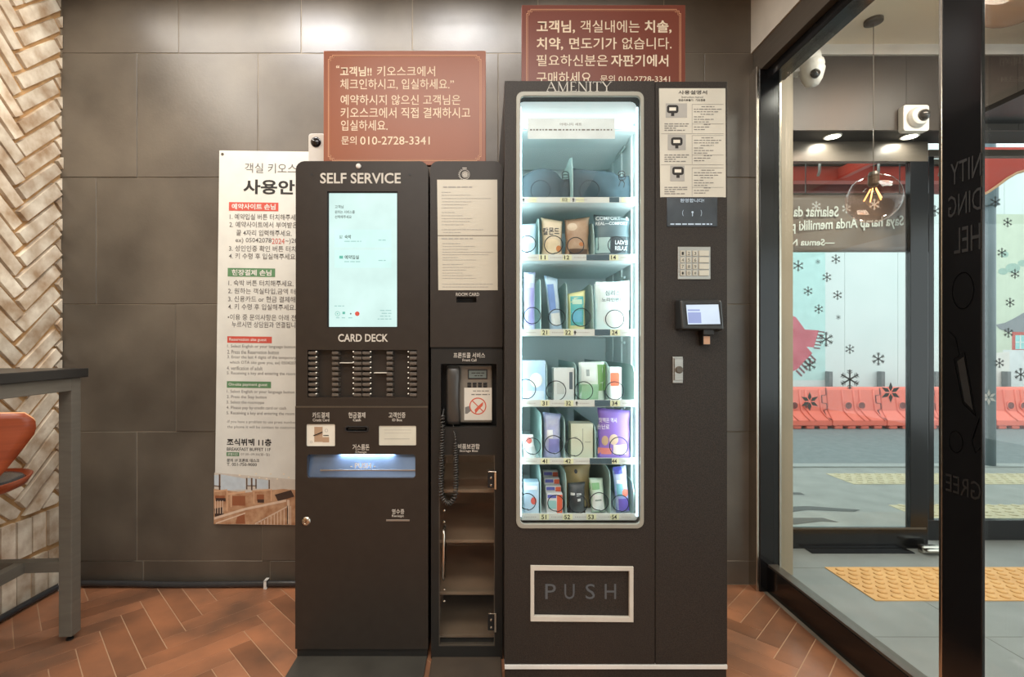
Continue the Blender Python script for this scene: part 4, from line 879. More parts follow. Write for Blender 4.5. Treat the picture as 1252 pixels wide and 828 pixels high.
# goods in the compartment (each a thing of its own; fronts stand just behind the coils)
DP = 1.739
colour_cache = {}
def cm(c, rough=0.45, c2=None, scale=14):
    k = (c, rough, c2, scale)
    if k not in colour_cache: colour_cache[k] = mat('packaging_%d' % len(colour_cache), c, rough, c2=c2, scale=scale)
    return colour_cache[k]
def goods(name, label, cat, row, p0, p1, ptop, shape, c, depth=0.05, c2=None, scale=14, prints=(), texts=(), D=DP, seed=1, m_=None, wave=0.0, lean=0.0, dy=0.0):
    xa, xb, zt, zf = ax(p0, D), ax(p1, D), az(ptop, D), TF[row]+.0005
    T = thing(name, label, cat, ((xa+xb)/2, D+depth/2, zf))
    b = MB()
    if shape == 'box': b.box(xa, xb, D, D+depth, zf, zt)
    else: b.pillow(xa, xb, zf, zt, D+depth/2, depth, 12, 14, seed=seed, wave=wave, flat=0.38)
    pk = b.build('packet' if shape != 'box' else 'carton', m_ or cm(c, 0.4, c2, scale), T, bevel=0.0012 if shape == 'box' else 0, smooth=shape != 'box')
    yf = D-.0008; lay = 0.0
    if shape != 'box':
        from mathutils.bvhtree import BVHTree
        bb_ = BVHTree.FromPolygons([v.co+Vector(T.location) for v in pk.data.vertices], [tuple(p.vertices) for p in pk.data.polygons])
        def skin(x, z):
            h_ = bb_.ray_cast(Vector((x, 0.5, z)), Vector((0, 1, 0)))
            return h_[0].y if h_[0] is not None else D+depth/2
    for nm, q0, q1, r0, r1, cc in prints:
        b = MB(); X0, X1, Z0, Z1 = ax(q0, D), ax(q1, D), max(zf+.001, az(r1, D)), az(r0, D)
        if shape != 'box':
            bx, bz = X1-X0, Z1-Z0
            mt = b.bm; N_ = 8; grd = {}
            for i in range(N_+1):
                for j in range(N_+1):
                    u, v = i/N_, j/N_
                    if nm.endswith('roundel'):
                        p_, q_ = 2*u-1, 2*v-1; px_ = p_*math.sqrt(max(0, 1-q_*q_/2)); pz_ = q_*math.sqrt(max(0, 1-p_*p_/2)); xx, zz_ = X0+bx*(px_+1)/2, Z0+bz*(pz_+1)/2
                    else: xx, zz_ = X0+bx*u, Z0+bz*v
                    grd[i, j] = mt.verts.new((xx, skin(xx, zz_)-.0006-lay, zz_))
            for i in range(N_):
                for j in range(N_): mt.faces.new((grd[i,j], grd[i+1,j], grd[i+1,j+1], grd[i,j+1]))
            lay += .0003
        elif nm.endswith('roundel'): b.prism([((X0+X1)/2+(X1-X0)/2*math.cos(k*PI/10), (Z0+Z1)/2+(Z1-Z0)/2*math.sin(k*PI/10)) for k in range(20)], yf-.0003, yf)
        else: b.prism(rrect(X0, X1, Z0, Z1, min(X1-X0, Z1-Z0)*0.12, 3), yf-.0003, yf)
        b.build(nm, cm(cc), T); yf -= .0005
    if texts:
        b = MB(); 
        for body, q0, q1, r0, r1 in texts[1:]: b.text(body, ax(q0, D), ax(q1, D), az(r1, D), az(r0, D), yf-.0003, bold=.012, res=2)
        if shape != 'box':
            for v in b.bm.verts: v.co.y = skin(v.co.x, v.co.z)-.0016-lay
        b.build('lettering', cm(texts[0]), T)
    if lean: T.rotation_euler = (0, lean, 0); T.location.z += abs(math.sin(lean))*(xb-xa)/2+.001
    if dy: T.location.y += dy
    return T
# row 1 of the window: two drawstring pouches lying on their sides
for p0, p1, pt, lb, sd, tie in ((640, 699, 201, 'slate drawstring pouch in the left half of the top tray', 3, 697), (701.5, 774, 200, 'slate drawstring pouch in the right half of the top tray', 5, 766)):
    D = DP; xa, xb, zt, zf = ax(p0, D), ax(p1, D), az(pt, D), TF[0]+.0005; cx_ = (xa+xb)/2
    T = thing('drawstring_pouch', lb, 'pouch', (cx_, D+.05, zf)); MP = cm((66, 86, 94), 0.8, (52, 70, 78), 9)
    b = MB(); rn = random.Random(sd); nx, nz = 22, 10; fr, bk = {}, {}
    for i in range(nx+1):
        u = i/nx
        neck = 1.0 if u < 0.72 else (1-0.55*math.sin((u-0.72)/0.28*PI)**1 if u < 0.9 else 0.62+0.5*(u-0.9))
        top = (0.80+0.22*math.sin(PI*min(u*1.15, 1))) if sd == 3 else (1.0-0.14*u)
        for j in range(nz+1):
            v = j/nz; zz = zf+(zt-zf)*top*v*(1.0 if u < 0.72 else (0.8+0.2*neck)); 
            bul = (math.sin(PI*min(max(u, .03), .97))**.5)*(math.sin(PI*min(max(v, .0), 1))**.5)*neck
            pl = 0.006*math.sin(v*26+u*4)*(max(0, u-0.55)/0.45)+0.004*math.sin(u*9+v*5+sd)
            fr[i, j] = b.bm.verts.new((xa+(xb-xa)*u, D+.045-.040*bul+pl*bul, zz)); bk[i, j] = fr[i, j] if (i in (0, nx) or j in (0, nz)) else b.bm.verts.new((xa+(xb-xa)*u, D+.045+.040*bul, zz))
    for i in range(nx):
        for j in range(nz):
            b.bm.faces.new((fr[i,j], fr[i+1,j], fr[i+1,j+1], fr[i,j+1]))
            q = (bk[i,j+1], bk[i+1,j+1], bk[i+1,j], bk[i,j])
            if len(set(q)) == 4:
                try: b.bm.faces.new(q)
                except ValueError: pass
    b.build('bag', MP, T, smooth=True)
    b = MB(); X = ax(tie, D)-.016; Z = zf+(zt-zf)*0.62
    for s_ in (1, -1): b.tube([(X+.0+.012*math.sin(t)*1.0, D+.002+.003*s_, Z+.012+s_*.012*math.cos(t)+.006*s_) for t in (k*2*PI/14 for k in range(14))], .0014, n=5, closed=True)
    b.tube([(X, D+.002, Z), (X+.01, D+.0, Z-.015), (X+.006, D-.001, Z-.03)], .0014, n=5); b.tube([(X, D+.002, Z), (X-.008, D+.0, Z-.015), (X-.012, D-.001, Z-.026)], .0014, n=5)
    b.build('drawstring', M['ink'], T, smooth=True)
m = MB(); xa, xb = ax(645, 1.69), ax(751.5, 1.69); m.box(xa, xb, 1.6855, 1.6865, az(170.5, 1.69), az(145.5, 1.69)); nt_ = m.build('paper_note', cm((226, 236, 236), 0.6))
tag(nt_, 'white paper note with printed lines stuck inside the top of the lit window', 'note'); 
m = MB(); m.text('어메니티 세트', ax(684, 1.69), ax(711, 1.69), az(154.5, 1.69), az(151, 1.69), 1.685, res=2); rn = random.Random(4); m.dashes(ax(648, 1.69), ax(748, 1.69), az(159.5, 1.69), .0045, 1.685, rn, (1, 3)); m.build('lettering', M['greyink'], nt_)
# second row
goods('snack_packet', 'pale blue packet behind the coil at the left end of the second tray', 'packet', 1, 638, 656, 272, 'p', (168, 196, 220), .03, (206, 224, 232), prints=[('white_band', 641, 654, 291, 297, (228, 236, 240))], seed=2)
goods('snack_packet', 'beige almond packet with large dark lettering in the second tray', 'packet', 1, 662, 689, 264.5, 'p', (214, 200, 172), .035, (196, 176, 146), prints=[('picture_roundel', 664, 686, 292, 309, (226, 206, 170)), ('nut_roundel', 680, 687, 300, 308, (200, 126, 70))], texts=((44, 52, 66), ('칼몬드', 664, 684, 278, 287)), seed=3)
goods('snack_packet', 'brown snack packet beside the almond packet in the second tray', 'packet', 1, 691, 723, 263, 'p', (182, 156, 130), .05, (150, 118, 92), scale=22, prints=[('dark_base', 693, 722, 304, 311, (96, 74, 58)), ('crab_roundel', 708, 714, 296, 301, (190, 120, 70)), ('pale_roundel', 694, 706, 272, 282, (206, 186, 160))], seed=4, wave=.002)
goods('underwear_pack', 'clear and dark pack marked with white comfort lettering at the right of the second tray', 'packet', 1, 727, 772, 261, 'p', (70, 88, 94), .03, (92, 112, 116), prints=[('clear_window', 729, 746, 290, 309, (160, 184, 180)), ('dark_panel', 747, 771, 289, 309, (44, 54, 58))], texts=((220, 230, 230), ('COMFORT—&', 729, 770, 264, 269), ('REAL—COMFORT', 729, 768, 271, 275), ('LADIES', 752, 768, 294, 299), ('RELAX', 752, 767, 301, 306)), seed=5)
# third row
goods('toothbrush_case', 'clear toothbrush case with lilac print at the left end of the third tray', 'case', 2, 640.5, 655, 332, 'p', (190, 204, 226), .025, (164, 170, 214), prints=[('lilac_band', 643, 653, 352, 398, (158, 156, 212)), ('clear_lid', 642, 654, 335, 346, (206, 222, 228))], seed=6)
goods('toothbrush_pack', 'tilted blue toothbrush pack behind the second coil of the third tray', 'packet', 2, 673, 689, 336, 'p', (148, 178, 208), .03, (190, 214, 222), scale=20, prints=[('white_label', 676, 687, 384, 399, (222, 230, 228)), ('blue_stripe', 675, 683, 348, 380, (112, 146, 200))], seed=7, wave=.003, lean=-0.10)
goods('wet_wipes', 'yellow and teal wet wipes pack in the third tray', 'packet', 2, 695, 717, 354, 'p', (226, 224, 168), .04, (214, 216, 156), prints=[('teal_panel', 698, 714, 362, 398, (92, 184, 184)), ('pale_panel', 700, 712, 366, 372, (190, 222, 200)), ('blue_panel', 700, 712, 380, 394, (110, 190, 220))], seed=8)
goods('underwear_pack', 'clear pouch with a white seamless label at the right of the third tray', 'packet', 2, 727, 771, 342, 'p', (198, 216, 216), .03, (210, 226, 224), prints=[('white_card', 729, 771, 344, 379, (214, 230, 228)), ('folded_cloth_roundel', 738, 768, 381, 401, (206, 210, 204))], texts=((88, 106, 108), ('심리스', 740, 759, 355, 361.5), ('노라인팬티', 736, 762, 364, 369)), seed=9)
# fourth row
goods('face_mask_box', 'light blue carton with a pale oval at the left end of the fourth tray', 'box', 3, 639.5, 667, 441, 'box', (150, 190, 226), .05, (200, 222, 236), scale=6, prints=[('pale_roundel', 648, 663, 456, 474, (226, 230, 224)), ('white_base', 641, 665, 478, 489, (210, 226, 238))])
goods('small_box', 'white carton with vertical dark writing in the fourth tray', 'box', 3, 677, 702, 450, 'box', (214, 224, 222), .05, prints=[('side_print', 696, 700, 455, 476, (88, 104, 114)), ('gold_print', 681, 690, 468, 482, (196, 204, 200))])
goods('herbal_pack', 'white and green pack with leaf print in the fourth tray', 'packet', 3, 708, 741, 442, 'p', (214, 230, 222), .04, (186, 212, 190), scale=9, prints=[('leaf_panel', 731, 742, 446, 478, (116, 168, 100)), ('green_leaf', 709, 732, 470, 489, (150, 194, 158)), ('white_panel', 709, 729, 443, 466, (218, 232, 230)), ('grey_print', 717, 721, 452, 460, (150, 166, 166))], seed=10, wave=.002)
goods('hand_cream', 'orange and white carton behind the right coil of the fourth tray', 'box', 3, 745.5, 760, 449, 'box', (222, 226, 222), .04, prints=[('orange_panel', 746.5, 757, 456, 472, (226, 116, 84)), ('white_base', 747, 757, 474, 488, (230, 232, 228))])
# fifth row
goods('sachet', 'white sachet with red print at the left end of the fifth tray', 'packet', 4, 641, 656, 532, 'p', (224, 226, 224), .02, prints=[('red_roundel', 646, 653, 536, 544, (210, 110, 100)), ('grey_panel', 645, 656, 548, 558, (200, 206, 206))], seed=11, lean=-0.12)
goods('travel_kit', 'crinkled clear bag of lilac items in the fifth tray', 'packet', 4, 664.5, 687, 505, 'p', (150, 156, 206), .045, (204, 212, 230), scale=26, prints=[('white_label', 669, 676, 526, 536, (230, 234, 236)), ('lilac_panel', 671, 684, 537, 554, (140, 142, 204))], seed=12, wave=.005)
goods('small_box', 'tall cream carton standing in the middle of the fifth tray', 'box', 4, 698, 725, 518, 'box', (206, 212, 190), .06, prints=[('line_print', 712, 713, 524, 546, (160, 168, 152)), ('line_print', 715, 722, 540, 541, (160, 168, 152)), ('line_print', 702, 706, 534, 535, (160, 168, 152))])
goods('hand_warmer', 'large purple hand warmer packet at the right of the fifth tray', 'packet', 4, 731.5, 772, 499, 'p', (142, 112, 190), .03, (124, 92, 178), scale=5, prints=[('orange_band', 732, 748, 548, 556, (220, 130, 120)), ('pale_panel', 750, 766, 544, 556, (222, 206, 196)), ('tan_roundel', 736, 744, 533, 545, (196, 166, 130)), ('tan_roundel', 745, 756, 531, 544, (210, 186, 160))], texts=((240, 238, 244), ('핫팩은 역시', 733, 754, 511, 517), ('손난로', 731, 745, 519, 525)), seed=13)
# bottom row
goods('small_box', 'pale blue carton with a red mark at the left end of the bottom tray', 'box', 5, 641, 659, 590, 'box', (166, 196, 218), .05, (196, 214, 226), prints=[('red_roundel', 649, 656, 608, 617, (214, 96, 84)), ('white_band', 642, 657, 594, 599, (222, 230, 232))])
for i in range(4):
    goods('razor_box', ['small orange and blue carton at the front of the bottom tray row', 'small orange and blue carton second behind the front one', 'small orange and blue carton third behind the front one', 'small orange and blue carton rearmost of its row in the bottom tray'][i], 'box', 5, 668.5, 688, 604-i*6, 'box', (222, 226, 226), .03, prints=[('orange_panel', 681, 687.5, 605-i*6, 628, (228, 104, 76)), ('blue_panel', 669.5, 680, 605-i*6, 609-i*6, (96, 104, 186)), ('teal_panel', 670, 680, 612, 622, (150, 198, 196))], dy=i*0.036)
goods('stocking_pack', 'dark packet with white print below the crumpled kraft bag', 'packet', 5, 695, 717, 591, 'p', (48, 52, 56), .04, (82, 88, 90), scale=20, prints=[('white_print', 698, 703, 603, 606, (206, 210, 208)), ('white_print', 705, 711, 604, 607, (206, 210, 208)), ('white_print', 706, 710, 610, 613, (206, 210, 208))], seed=14, wave=.004)
T = goods('kraft_bag', 'crumpled kraft paper bag pushed in above the dark packet', 'bag', 5, 690, 724, 567, 'p', (176, 160, 116), .05, (150, 134, 96), scale=10, prints=[('dark_roundel', 702, 706, 574, 579, (70, 80, 90))], D=DP+.05, seed=15, wave=.009)
goods('toothpaste', 'white and green tube pack in the bottom tray', 'packet', 5, 724, 742, 586, 'p', (206, 224, 212), .035, (170, 204, 176), scale=10, prints=[('green_band', 724, 736, 592, 600, (124, 178, 128)), ('white_panel', 726, 740, 606, 626, (226, 232, 228)), ('grey_print', 729, 737, 612, 614, (140, 160, 150))], seed=16, wave=.002, lean=-0.08)
goods('shaver_pack', 'purple and blue shaver pack at the right of the bottom tray', 'packet', 5, 755, 772, 572, 'p', (128, 140, 206), .035, (196, 206, 226), scale=18, prints=[('blue_cap', 756, 766, 573, 581, (80, 84, 178)), ('white_text_band', 758, 770, 588, 592, (230, 234, 238)), ('teal_panel', 757, 764, 593, 608, (120, 180, 196)), ('red_roundel', 763, 771, 599, 609, (222, 116, 98)), ('violet_base', 758, 771, 611, 627, (116, 98, 190))], seed=17, lean=-0.09)

# header lettering in thin roman capitals
def roman(m, body, x0, x1, z0, z1, y):
    G = {'A': (1.0, [(0, 0, .47, 1, .05), (.43, 1, .93, 0, .12), (.2, .36, .74, .36, .05)], [(.0, .2), (.76, 1.08)]), 'M': (1.15, [(.12, 0, .12, 1, .05), (.12, 1, .56, 0, .12), (.56, 0, 1.0, 1, .05), (1.0, 1, 1.0, 0, .12)], [(0, .24), (.88, 1.12)]),
         'E': (.72, [(.16, 0, .16, 1, .12), (.16, .97, .62, .97, .05), (.16, .52, .5, .52, .05), (.16, .03, .66, .03, .05), (.62, 1, .62, .8, .04), (.66, 0, .66, .22, .04)], [(0, .3)]), 'N': (1.0, [(.12, 0, .12, 1, .05), (.12, 1, .88, 0, .12), (.88, 0, .88, 1, .05)], [(0, .24)]),
         'I': (.36, [(.18, 0, .18, 1, .12)], [(0, .36)]), 'T': (.85, [(.42, 0, .42, 1, .12), (.02, .97, .82, .97, .05), (.02, 1, .02, .78, .04), (.82, 1, .82, .78, .04)], [(.24, .6)]), 'Y': (.9, [(.45, 0, .45, .48, .12), (.02, 1, .45, .46, .12), (.9, 1, .45, .46, .05)], [(.28, .62)])}
    tot = sum(G[c][0]+.1 for c in body)-.1; sx = (x1-x0)/tot; h = z1-z0; X = x0
    for c in body:
        wd, st, sf = G[c]
        for a, b_, c_, d, t in st:
            p, q = Vector((X+a*sx, 0, z0+b_*h)), Vector((X+c_*sx, 0, z0+d*h)); dr_ = (q-p).normalized(); nn = Vector((-dr_.z, 0, dr_.x))*t*sx*.5
            m.poly([(v.x, y, v.z) for v in (p-nn, q-nn, q+nn, p+nn)])
        for a, b_ in sf:
            m.quad(X+a*sx, X+b_*sx, z0, z0+h*.045, y)
            if c in 'IMN': m.quad(X+a*sx, X+b_*sx, z1-h*.045, z1, y)
        if c == 'N': m.quad(X+.76*sx, X+1.0*sx, z1-h*.045, z1, y)
        if c == 'Y': m.quad(X-.08*sx, X+.16*sx, z1-h*.045, z1, y); m.quad(X+.78*sx, X+1.0*sx, z1-h*.045, z1, y)
        X += (wd+.1)*sx
m = MB(); roman(m, 'AMENITY', vx(668.5), vx(747), vz(112), vz(100), YV-.001); m.build('lettering', M['silverink'], V)
# delivery flap
m = MB(); o_, i_ = [(vx(648.5), vz(691)), (vx(774), vz(692.5)), (vx(774), vz(760)), (vx(648.5), vz(759))], [(vx(653), vz(697)), (vx(769), vz(697.5)), (vx(769), vz(754)), (vx(653), vz(752.5))]
m.ring(o_, i_, YV-.006, YV+.006); m.build('flap_frame', mat('ivory_frame', (206, 200, 188), 0.45), V, bevel=0.001)
m = MB(); m.box(fl[0]+.001, fl[1]-.001, YV+.008, YV+.016, fl[2]+.001, fl[3]-.001); fp = m.build('delivery_flap', M['vend'], V)
m = MB()
for ch, a, b in (('P', 667, 680), ('U', 690.5, 703), ('S', 716.5, 728), ('H', 740, 754)): m.text(ch, vx(a), vx(b), vz(734), vz(715.5), YV+.0072, bold=.0)
m.build('lettering', mat('grey_blue_print', (84, 88, 92), 0.6), fp)
# control column: instruction sheet, small screen, keypad, card terminal, lock
yc = YV-.001
m = MB(); m.prism([(vx(805.5), vz(108.5)), (vx(886.5), vz(108.5)), (vx(887), vz(241.5)), (vx(807), vz(241.5))], yc-.0016, yc-.0002); sh = m.build('instruction_sheet', mat('ivory_sheet', (206, 202, 188), 0.5), V)
m = MB(); yq = yc-.0022; m.text('사용설명서', vx(829), vx(864), vz(116), vz(111), yq, bold=.015, res=2); m.text('Instruction manual', vx(833), vx(859), vz(120.5), vz(118), yq, res=1); m.text('현금사용불가 · 카드전용', vx(829), vx(862), vz(124.5), vz(121.6), yq, bold=.02, res=1)
m.build('lettering', M['ink'], sh)
m = MB(); rn = random.Random(12)
for base_ in (126, 164, 203.5):
    m.quad(vx(846), vx(884), vz(base_+2.4), vz(base_+2), yq); m.quad(vx(808), vx(884), vz(base_+38.2), vz(base_+37.8), yq); m.quad(vx(845.5), vx(845.9), vz(base_+37), vz(base_+2), yq); m.quad(vx(846), vx(884), vz(base_+26.2), vz(base_+25.8), yq)
    for k, (a, b) in enumerate(((812, 842), (812, 840), (812, 826), (812, 838))): m.dashes(vx(a), vx(b), vz(base_+26+k*2.6), .0032, yq, rn)
    for k, (a, b) in enumerate(((857, 873), (848, 882), (848, 878), (856, 872), (848, 860), (848, 872), (848, 866), (860, 870), (848, 868), (848, 862))): m.dashes(vx(a), vx(b), vz(base_+5+k*3.1), .0028, yq, rn)
m.build('small_print', M['greyink'], sh)
m = MB()
for a, b, c, d in ((813.5, 839.5, 127, 144.5), (816, 838, 165, 184), (819, 836.5, 203, 222)): m.quad(vx(a), vx(b), vz(d), vz(c), yq)
m.build('photo_background', M['paleink'], sh)
m = MB(); w_ = MB()
for cx_, cy_ in ((822, 134.5), (827, 174), (828.5, 210)):
    m.prism(rrect(vx(cx_-7), vx(cx_+7), vz(cy_+4.5), vz(cy_-5.5), .008, 3), yq-.0004, yq-.0002); w_.quad(vx(cx_-4.2), vx(cx_+4), vz(cy_+1.5), vz(cy_-2.5), yq-.0006); m.quad(vx(cx_-2), vx(cx_+2), vz(cy_+8), vz(cy_+4), yq-.0003)
m.build('printed_reader', M['ink'], sh); w_.build('printed_screen', M['paper'], sh)
m = MB(); m.box(vx(815), vx(876.5), yc-.003, yc+.01, vz(277.5), vz(242)); sc2 = m.build('status_screen', mat('dim_display', (46, 52, 58), 0.12, c2=(70, 78, 86), scale=9), V, bevel=0.002)
m = MB(); m.text('환영합니다!', vx(831), vx(860), vz(248), vz(243.5), yc-.0036, bold=.01, res=2); m.disc(vx(846), vz(260), .0035, yc-.0036); m.obox((vx(846), yc-.0036, vz(262)), (0, 0, 1), (1, 0, 0), (0, 1, 0), .008, .001, .0002); rn = random.Random(3); m.dashes(vx(819), vx(870), vz(274.5), .0045, yc-.0036, rn)
for t in (836, 855): m.tube([(vx(t)+.006*math.cos(k)*(1 if t > 845 else -1), yc-.0036, vz(261)+.012*math.sin(k)) for k in (-1, -.5, 0, .5, 1)], .0007, n=4)
m.build('readout', mat('pale_blue_readout', (176, 196, 214), 0.5, emit=0.15), sc2)
m = MB(); m.box(vx(828), vx(868), yc-.004, yc+.004, vz(342), vz(302)); kp = m.build('keypad', M['steel'], V, bevel=0.0015)
M['keys'] = mat('satin_keys', (196, 188, 172), 0.35, metal=0.5)
for i in range(4):
    for a, b in ((830.8, 836.2), (838.4, 843.8), (846, 851.4), (853.4, 865.6)): m = MB(); m.box(vx(a), vx(b), yc-.0075, yc-.0035, vz(313.6+i*8), vz(307+i*8)); m.build('key', M['keys'], kp, bevel=0.001)
m = MB()
for i, rowt in enumerate(('123', '456', '789', '·0#')):
    for t, cx_ in zip(rowt, (833.5, 841.1, 848.7)): m.text(t, vx(cx_-1.3), vx(cx_+1.3), vz(312.4+i*8), vz(308.6+i*8), yc-.008, res=2)
m.build('key_numbers', M['ink'], kp)
m = MB(); zt, zb = vz(366.5), vz(404.5)
A = [m.bm.verts.new(p) for p in ((vx(824.5), yc, zt), (vx(879), yc, zt+.0), (vx(879.5), yc, zb-.004), (vx(825), yc, zb))]; B = [m.bm.verts.new(p) for p in ((vx(826.5), yc-.035, zt-.004), (vx(876), yc-.035, zt-.006), (vx(876.5), yc-.048, zb+.002), (vx(827), yc-.048, zb+.004))]
m.bm.faces.new(A); m.bm.faces.new(B[::-1])
for i in range(4): m.bm.faces.new((A[i], A[(i+1) % 4], B[(i+1) % 4], B[i]))
tm = m.build('card_terminal', mat('graphite_plastic', (44, 46, 47), 0.3), V, bevel=0.006, seg=3)
def tf(px, py):                                     # a point on the terminal's sloping front
    z = vz(py); u = (zt-.005-z)/(zt-zb-.008); return (vx(px), yc-.0362-.013*u, z)
m = MB(); m.poly([tf(834, 397.5), tf(872.5, 397), tf(871.5, 373.5), tf(833, 374)]); ts = m.build('terminal_screen', lit('lit_terminal', (206, 220, 236)), tm, recalc=False)
def tq(a, b, c, d, e): return [(p[0], p[1]-e, p[2]) for p in (tf(a, d), tf(b, d), tf(b, c), tf(a, c))]
m = MB(); m.poly(tq(834.5, 850, 383, 396, .0007)); m.poly(tq(834.5, 849, 379.5, 381.5, .0007)); m.build('screen_picture', lit('lilac_screen', (150, 162, 206)), ts)
m = MB(); m.poly(tq(831.5, 874.5, 371.5, 399, -.0006)); m.build('terminal_bezel', M['blackmatte'], tm)
m = MB(); m.box(vx(853.5), vx(866), yc-.04, yc, vz(410), vz(403)); m.box(vx(854.5), vx(864), yc-.03, yc, vz(422.5), vz(410)); cg = m.build('card_guide', M['kioskdark'], tm, bevel=0.002)
m = MB(); m.quad(vx(855.2), vx(862.8), vz(421), vz(411.5), yc-.0308); m.build('guide_sticker', mat('tan_sticker', (190, 150, 120), 0.5), cg)
m = MB(); m.box(vx(821.5), vx(834), yc-.006, yc+.002, vz(468.5), vz(436)); m.box(vx(823), vx(833.5), yc-.011, yc-.006, vz(465), vz(438)); hl = m.build('lock_handle', M['steel'], V, bevel=0.0015)
m = MB(); m.lathe((vx(828.5), yc-.011, vz(452)), [(0.0125, 0.001), (0.0125, -0.004), (0.009, -0.005), (0.001, -0.0045)], 18, axis='Y'); m.build('key_cylinder', M['bronze'], hl)

# ------------------------------------------------------------------ guidance poster on the wall
Dp = 2.338
def wx(px, py=0): return ax(px, Dp)
px0 = ax(268.2, Dp); ptop = az(184, Dp); pbot = az(641, Dp); px1 = ax(402, Dp)
W = thing('guidance_poster', 'tall white hotel guidance poster hung on the tiled wall behind the kiosk', 'poster', (px0, Dp, ptop))
m = MB(); m.box(px0, px1, Dp, Dp+.0015, pbot, ptop); m.build('sheet', mat('white_vinyl_sheet', (222, 222, 214), 0.5), W)
SK = 6.0/457
def ux(px, py): return ax(px+(py-184)*SK, Dp)       # take out the poster's own tilt; the root is turned below
tk, gr, rd_, gn, wh = MB(), MB(), MB(), MB(), MB(); yq = Dp-.0006
def pt(mm, body, a, b, c, d, bold=0.0, y=yq, res=2): mm.text(body, ux(a, c), ux(b, c), az(d, Dp), az(c, Dp), y, bold=bold, res=res)
pt(gr, '객실 키오스크', 299.5, 375, 199, 211, .0, res=3); pt(tk, '사용안내', 297.5, 380, 219, 237, .03, res=3)
for a, b, c, d, mm in ((280, 340.5, 247, 257.5, rd_), (278.5, 336.5, 327.5, 338, gn), (278, 332.5, 411, 419, rd_), (277.5, 331.5, 466, 474, gn), (277, 292.5, 552.8, 557.6, gn)): mm.quad(ux(a, c), ux(b, c), az(d, Dp), az(c, Dp), Dp-.0005)
pt(wh, '예약사이트 손님', 283.5, 337, 248.7, 255.8, .025, Dp-.001); pt(wh, '현장결제 손님', 283.5, 332, 329.3, 336.6, .025, Dp-.001); pt(wh, 'Reservation site guest', 280.5, 326, 413, 417.6, .01, Dp-.001); pt(wh, 'On-site payment guest', 279.5, 327, 467.8, 472.6, .01, Dp-.001); pt(wh, '운영시간', 278.5, 291, 553.6, 556.8, .01, Dp-.001)
for body, a, b, yc_ in (('1. 예약입실 버튼 터치해주세요', 281, 368, 264.7), ('2. 예약사이트에서 부여받은', 280.5, 364, 274.2), ('끝 4자리 입력해주세요.', 289, 357, 284.3), ('ex) 05042078', 288, 332, 294), ('~)2024', 349, 372, 294), ('3. 성인인증 확인 버튼 터치', 280, 362, 303.4), ('4. 키 수령 후 입실해주세요', 280, 361, 312.8),
        ('1. 숙박 버튼 터치해주세요.', 279.5, 359, 345.7), ('2. 원하는 객실타입,금액 터치', 279, 368, 355.6), ('3. 신용카드 or 현금 결제해', 279, 361, 365.2), ('4. 키 수령 후 입실해주세요.', 279, 361.5, 374.8), ('•이용 중 문의사항은 아래 전화', 278.5, 369, 387.5), ('누르시면 상담원과 연결됩니다', 283.5, 368, 396.4)):
    pt(gr, body, a, b, yc_-3.7, yc_+3.7, .006)
pt(rd_, '2024', 332.5, 348, 290.6, 297.5, .0)
for body, a, b, yc_ in (('1. Select English or your language button', 278, 361, 423.6), ('2. Press the Reservation button', 278, 341, 430.2), ('3. Enter the last 4 digits of the temporary', 278, 362, 436.9), ('which OTA site gave you, ex) 0504207', 281, 362, 443.4), ('4. verification of adult', 277.5, 321, 450), ('5. Receiving a key and entering the room', 277.5, 361, 456.6),
        ('1. Select English or your language button', 277.5, 360, 479), ('2. Press the Stay button', 277.5, 326, 485.6), ('3. Select the roomtype', 277, 323, 492.2), ('4. Please pay by credit card or cash', 277, 350, 498.8), ('5. Receiving a key and entering the room', 277, 360, 505.4)):
    pt(gr, body, a, b, yc_-2.5, yc_+2.3, .0)
pl = MB(); pt(pl, '-If you have a problem to use press number', 277, 362, 513.6, 518, .0); pt(pl, ' the phone it will be contact to customer', 278, 362, 520, 524.4, .0); pt(pl, '07:30~09:30(월~일)', 294.5, 330, 553.2, 557.4, .0)
pt(tk, '조식뷔페 11층', 277.5, 332, 536, 544.8, .03); pt(tk, 'BREAKFAST BUFFET 11F', 277.5, 331, 547, 551, .012); pt(tk, '문의 1F 프론트 데스크', 277.5, 317, 560.6, 564.8, .02); pt(tk, 'T. 051-750-9000', 277.5, 314, 565.8, 569.6, .012)
tk.build('bold_lettering', M['ink'], W); gr.build('grey_lettering', mat('mid_grey_ink', (96, 92, 90), 0.8), W); pl.build('pale_lettering', M['greyink'], W); rd_.build('red_banner', M['red'], W); gn.build('green_banner', M['green'], W); wh.build('white_lettering', M['white'], W)
# the printed dining-room picture at its foot, as flat printed shapes
def pc(name, c, polys, e, c2=None):
    q = MB()
    for P in polys: q.poly([(ux(a, b), Dp-e, az(b, Dp)) for a, b in P])
    q.build(name, cm(c, 0.6, c2, 30), W)
def R4(a, b, c, d): return [(a, d), (b, d), (b, c), (a, c)]
def bar(a, b, c, d, t): return [(a, b+t), (c, d+t), (c, d-t), (a, b-t)]
pc('printed_ceiling', (206, 198, 186), [[(262, 578), (400, 588), (400, 620), (262, 620)]], .0004)
pc('printed_floor', (198, 160, 126), [[(261.5, 598), (300, 602), (345, 597), (400, 600), (400, 640.8), (261.5, 640.8)]], .0006, (160, 112, 78))
pc('printed_window', (196, 208, 216), [[(262, 581), (267.5, 581), (267.5, 594), (262, 594)], [(270, 580), (300.5, 585), (300.5, 598), (270, 600)], [(303, 584), (306.5, 584.5), (306.5, 593), (303, 593)], [(309, 584), (312, 584.5), (312, 593), (309, 593)], [(314, 585), (328, 586.5), (328, 597), (314, 597)]], .0008)
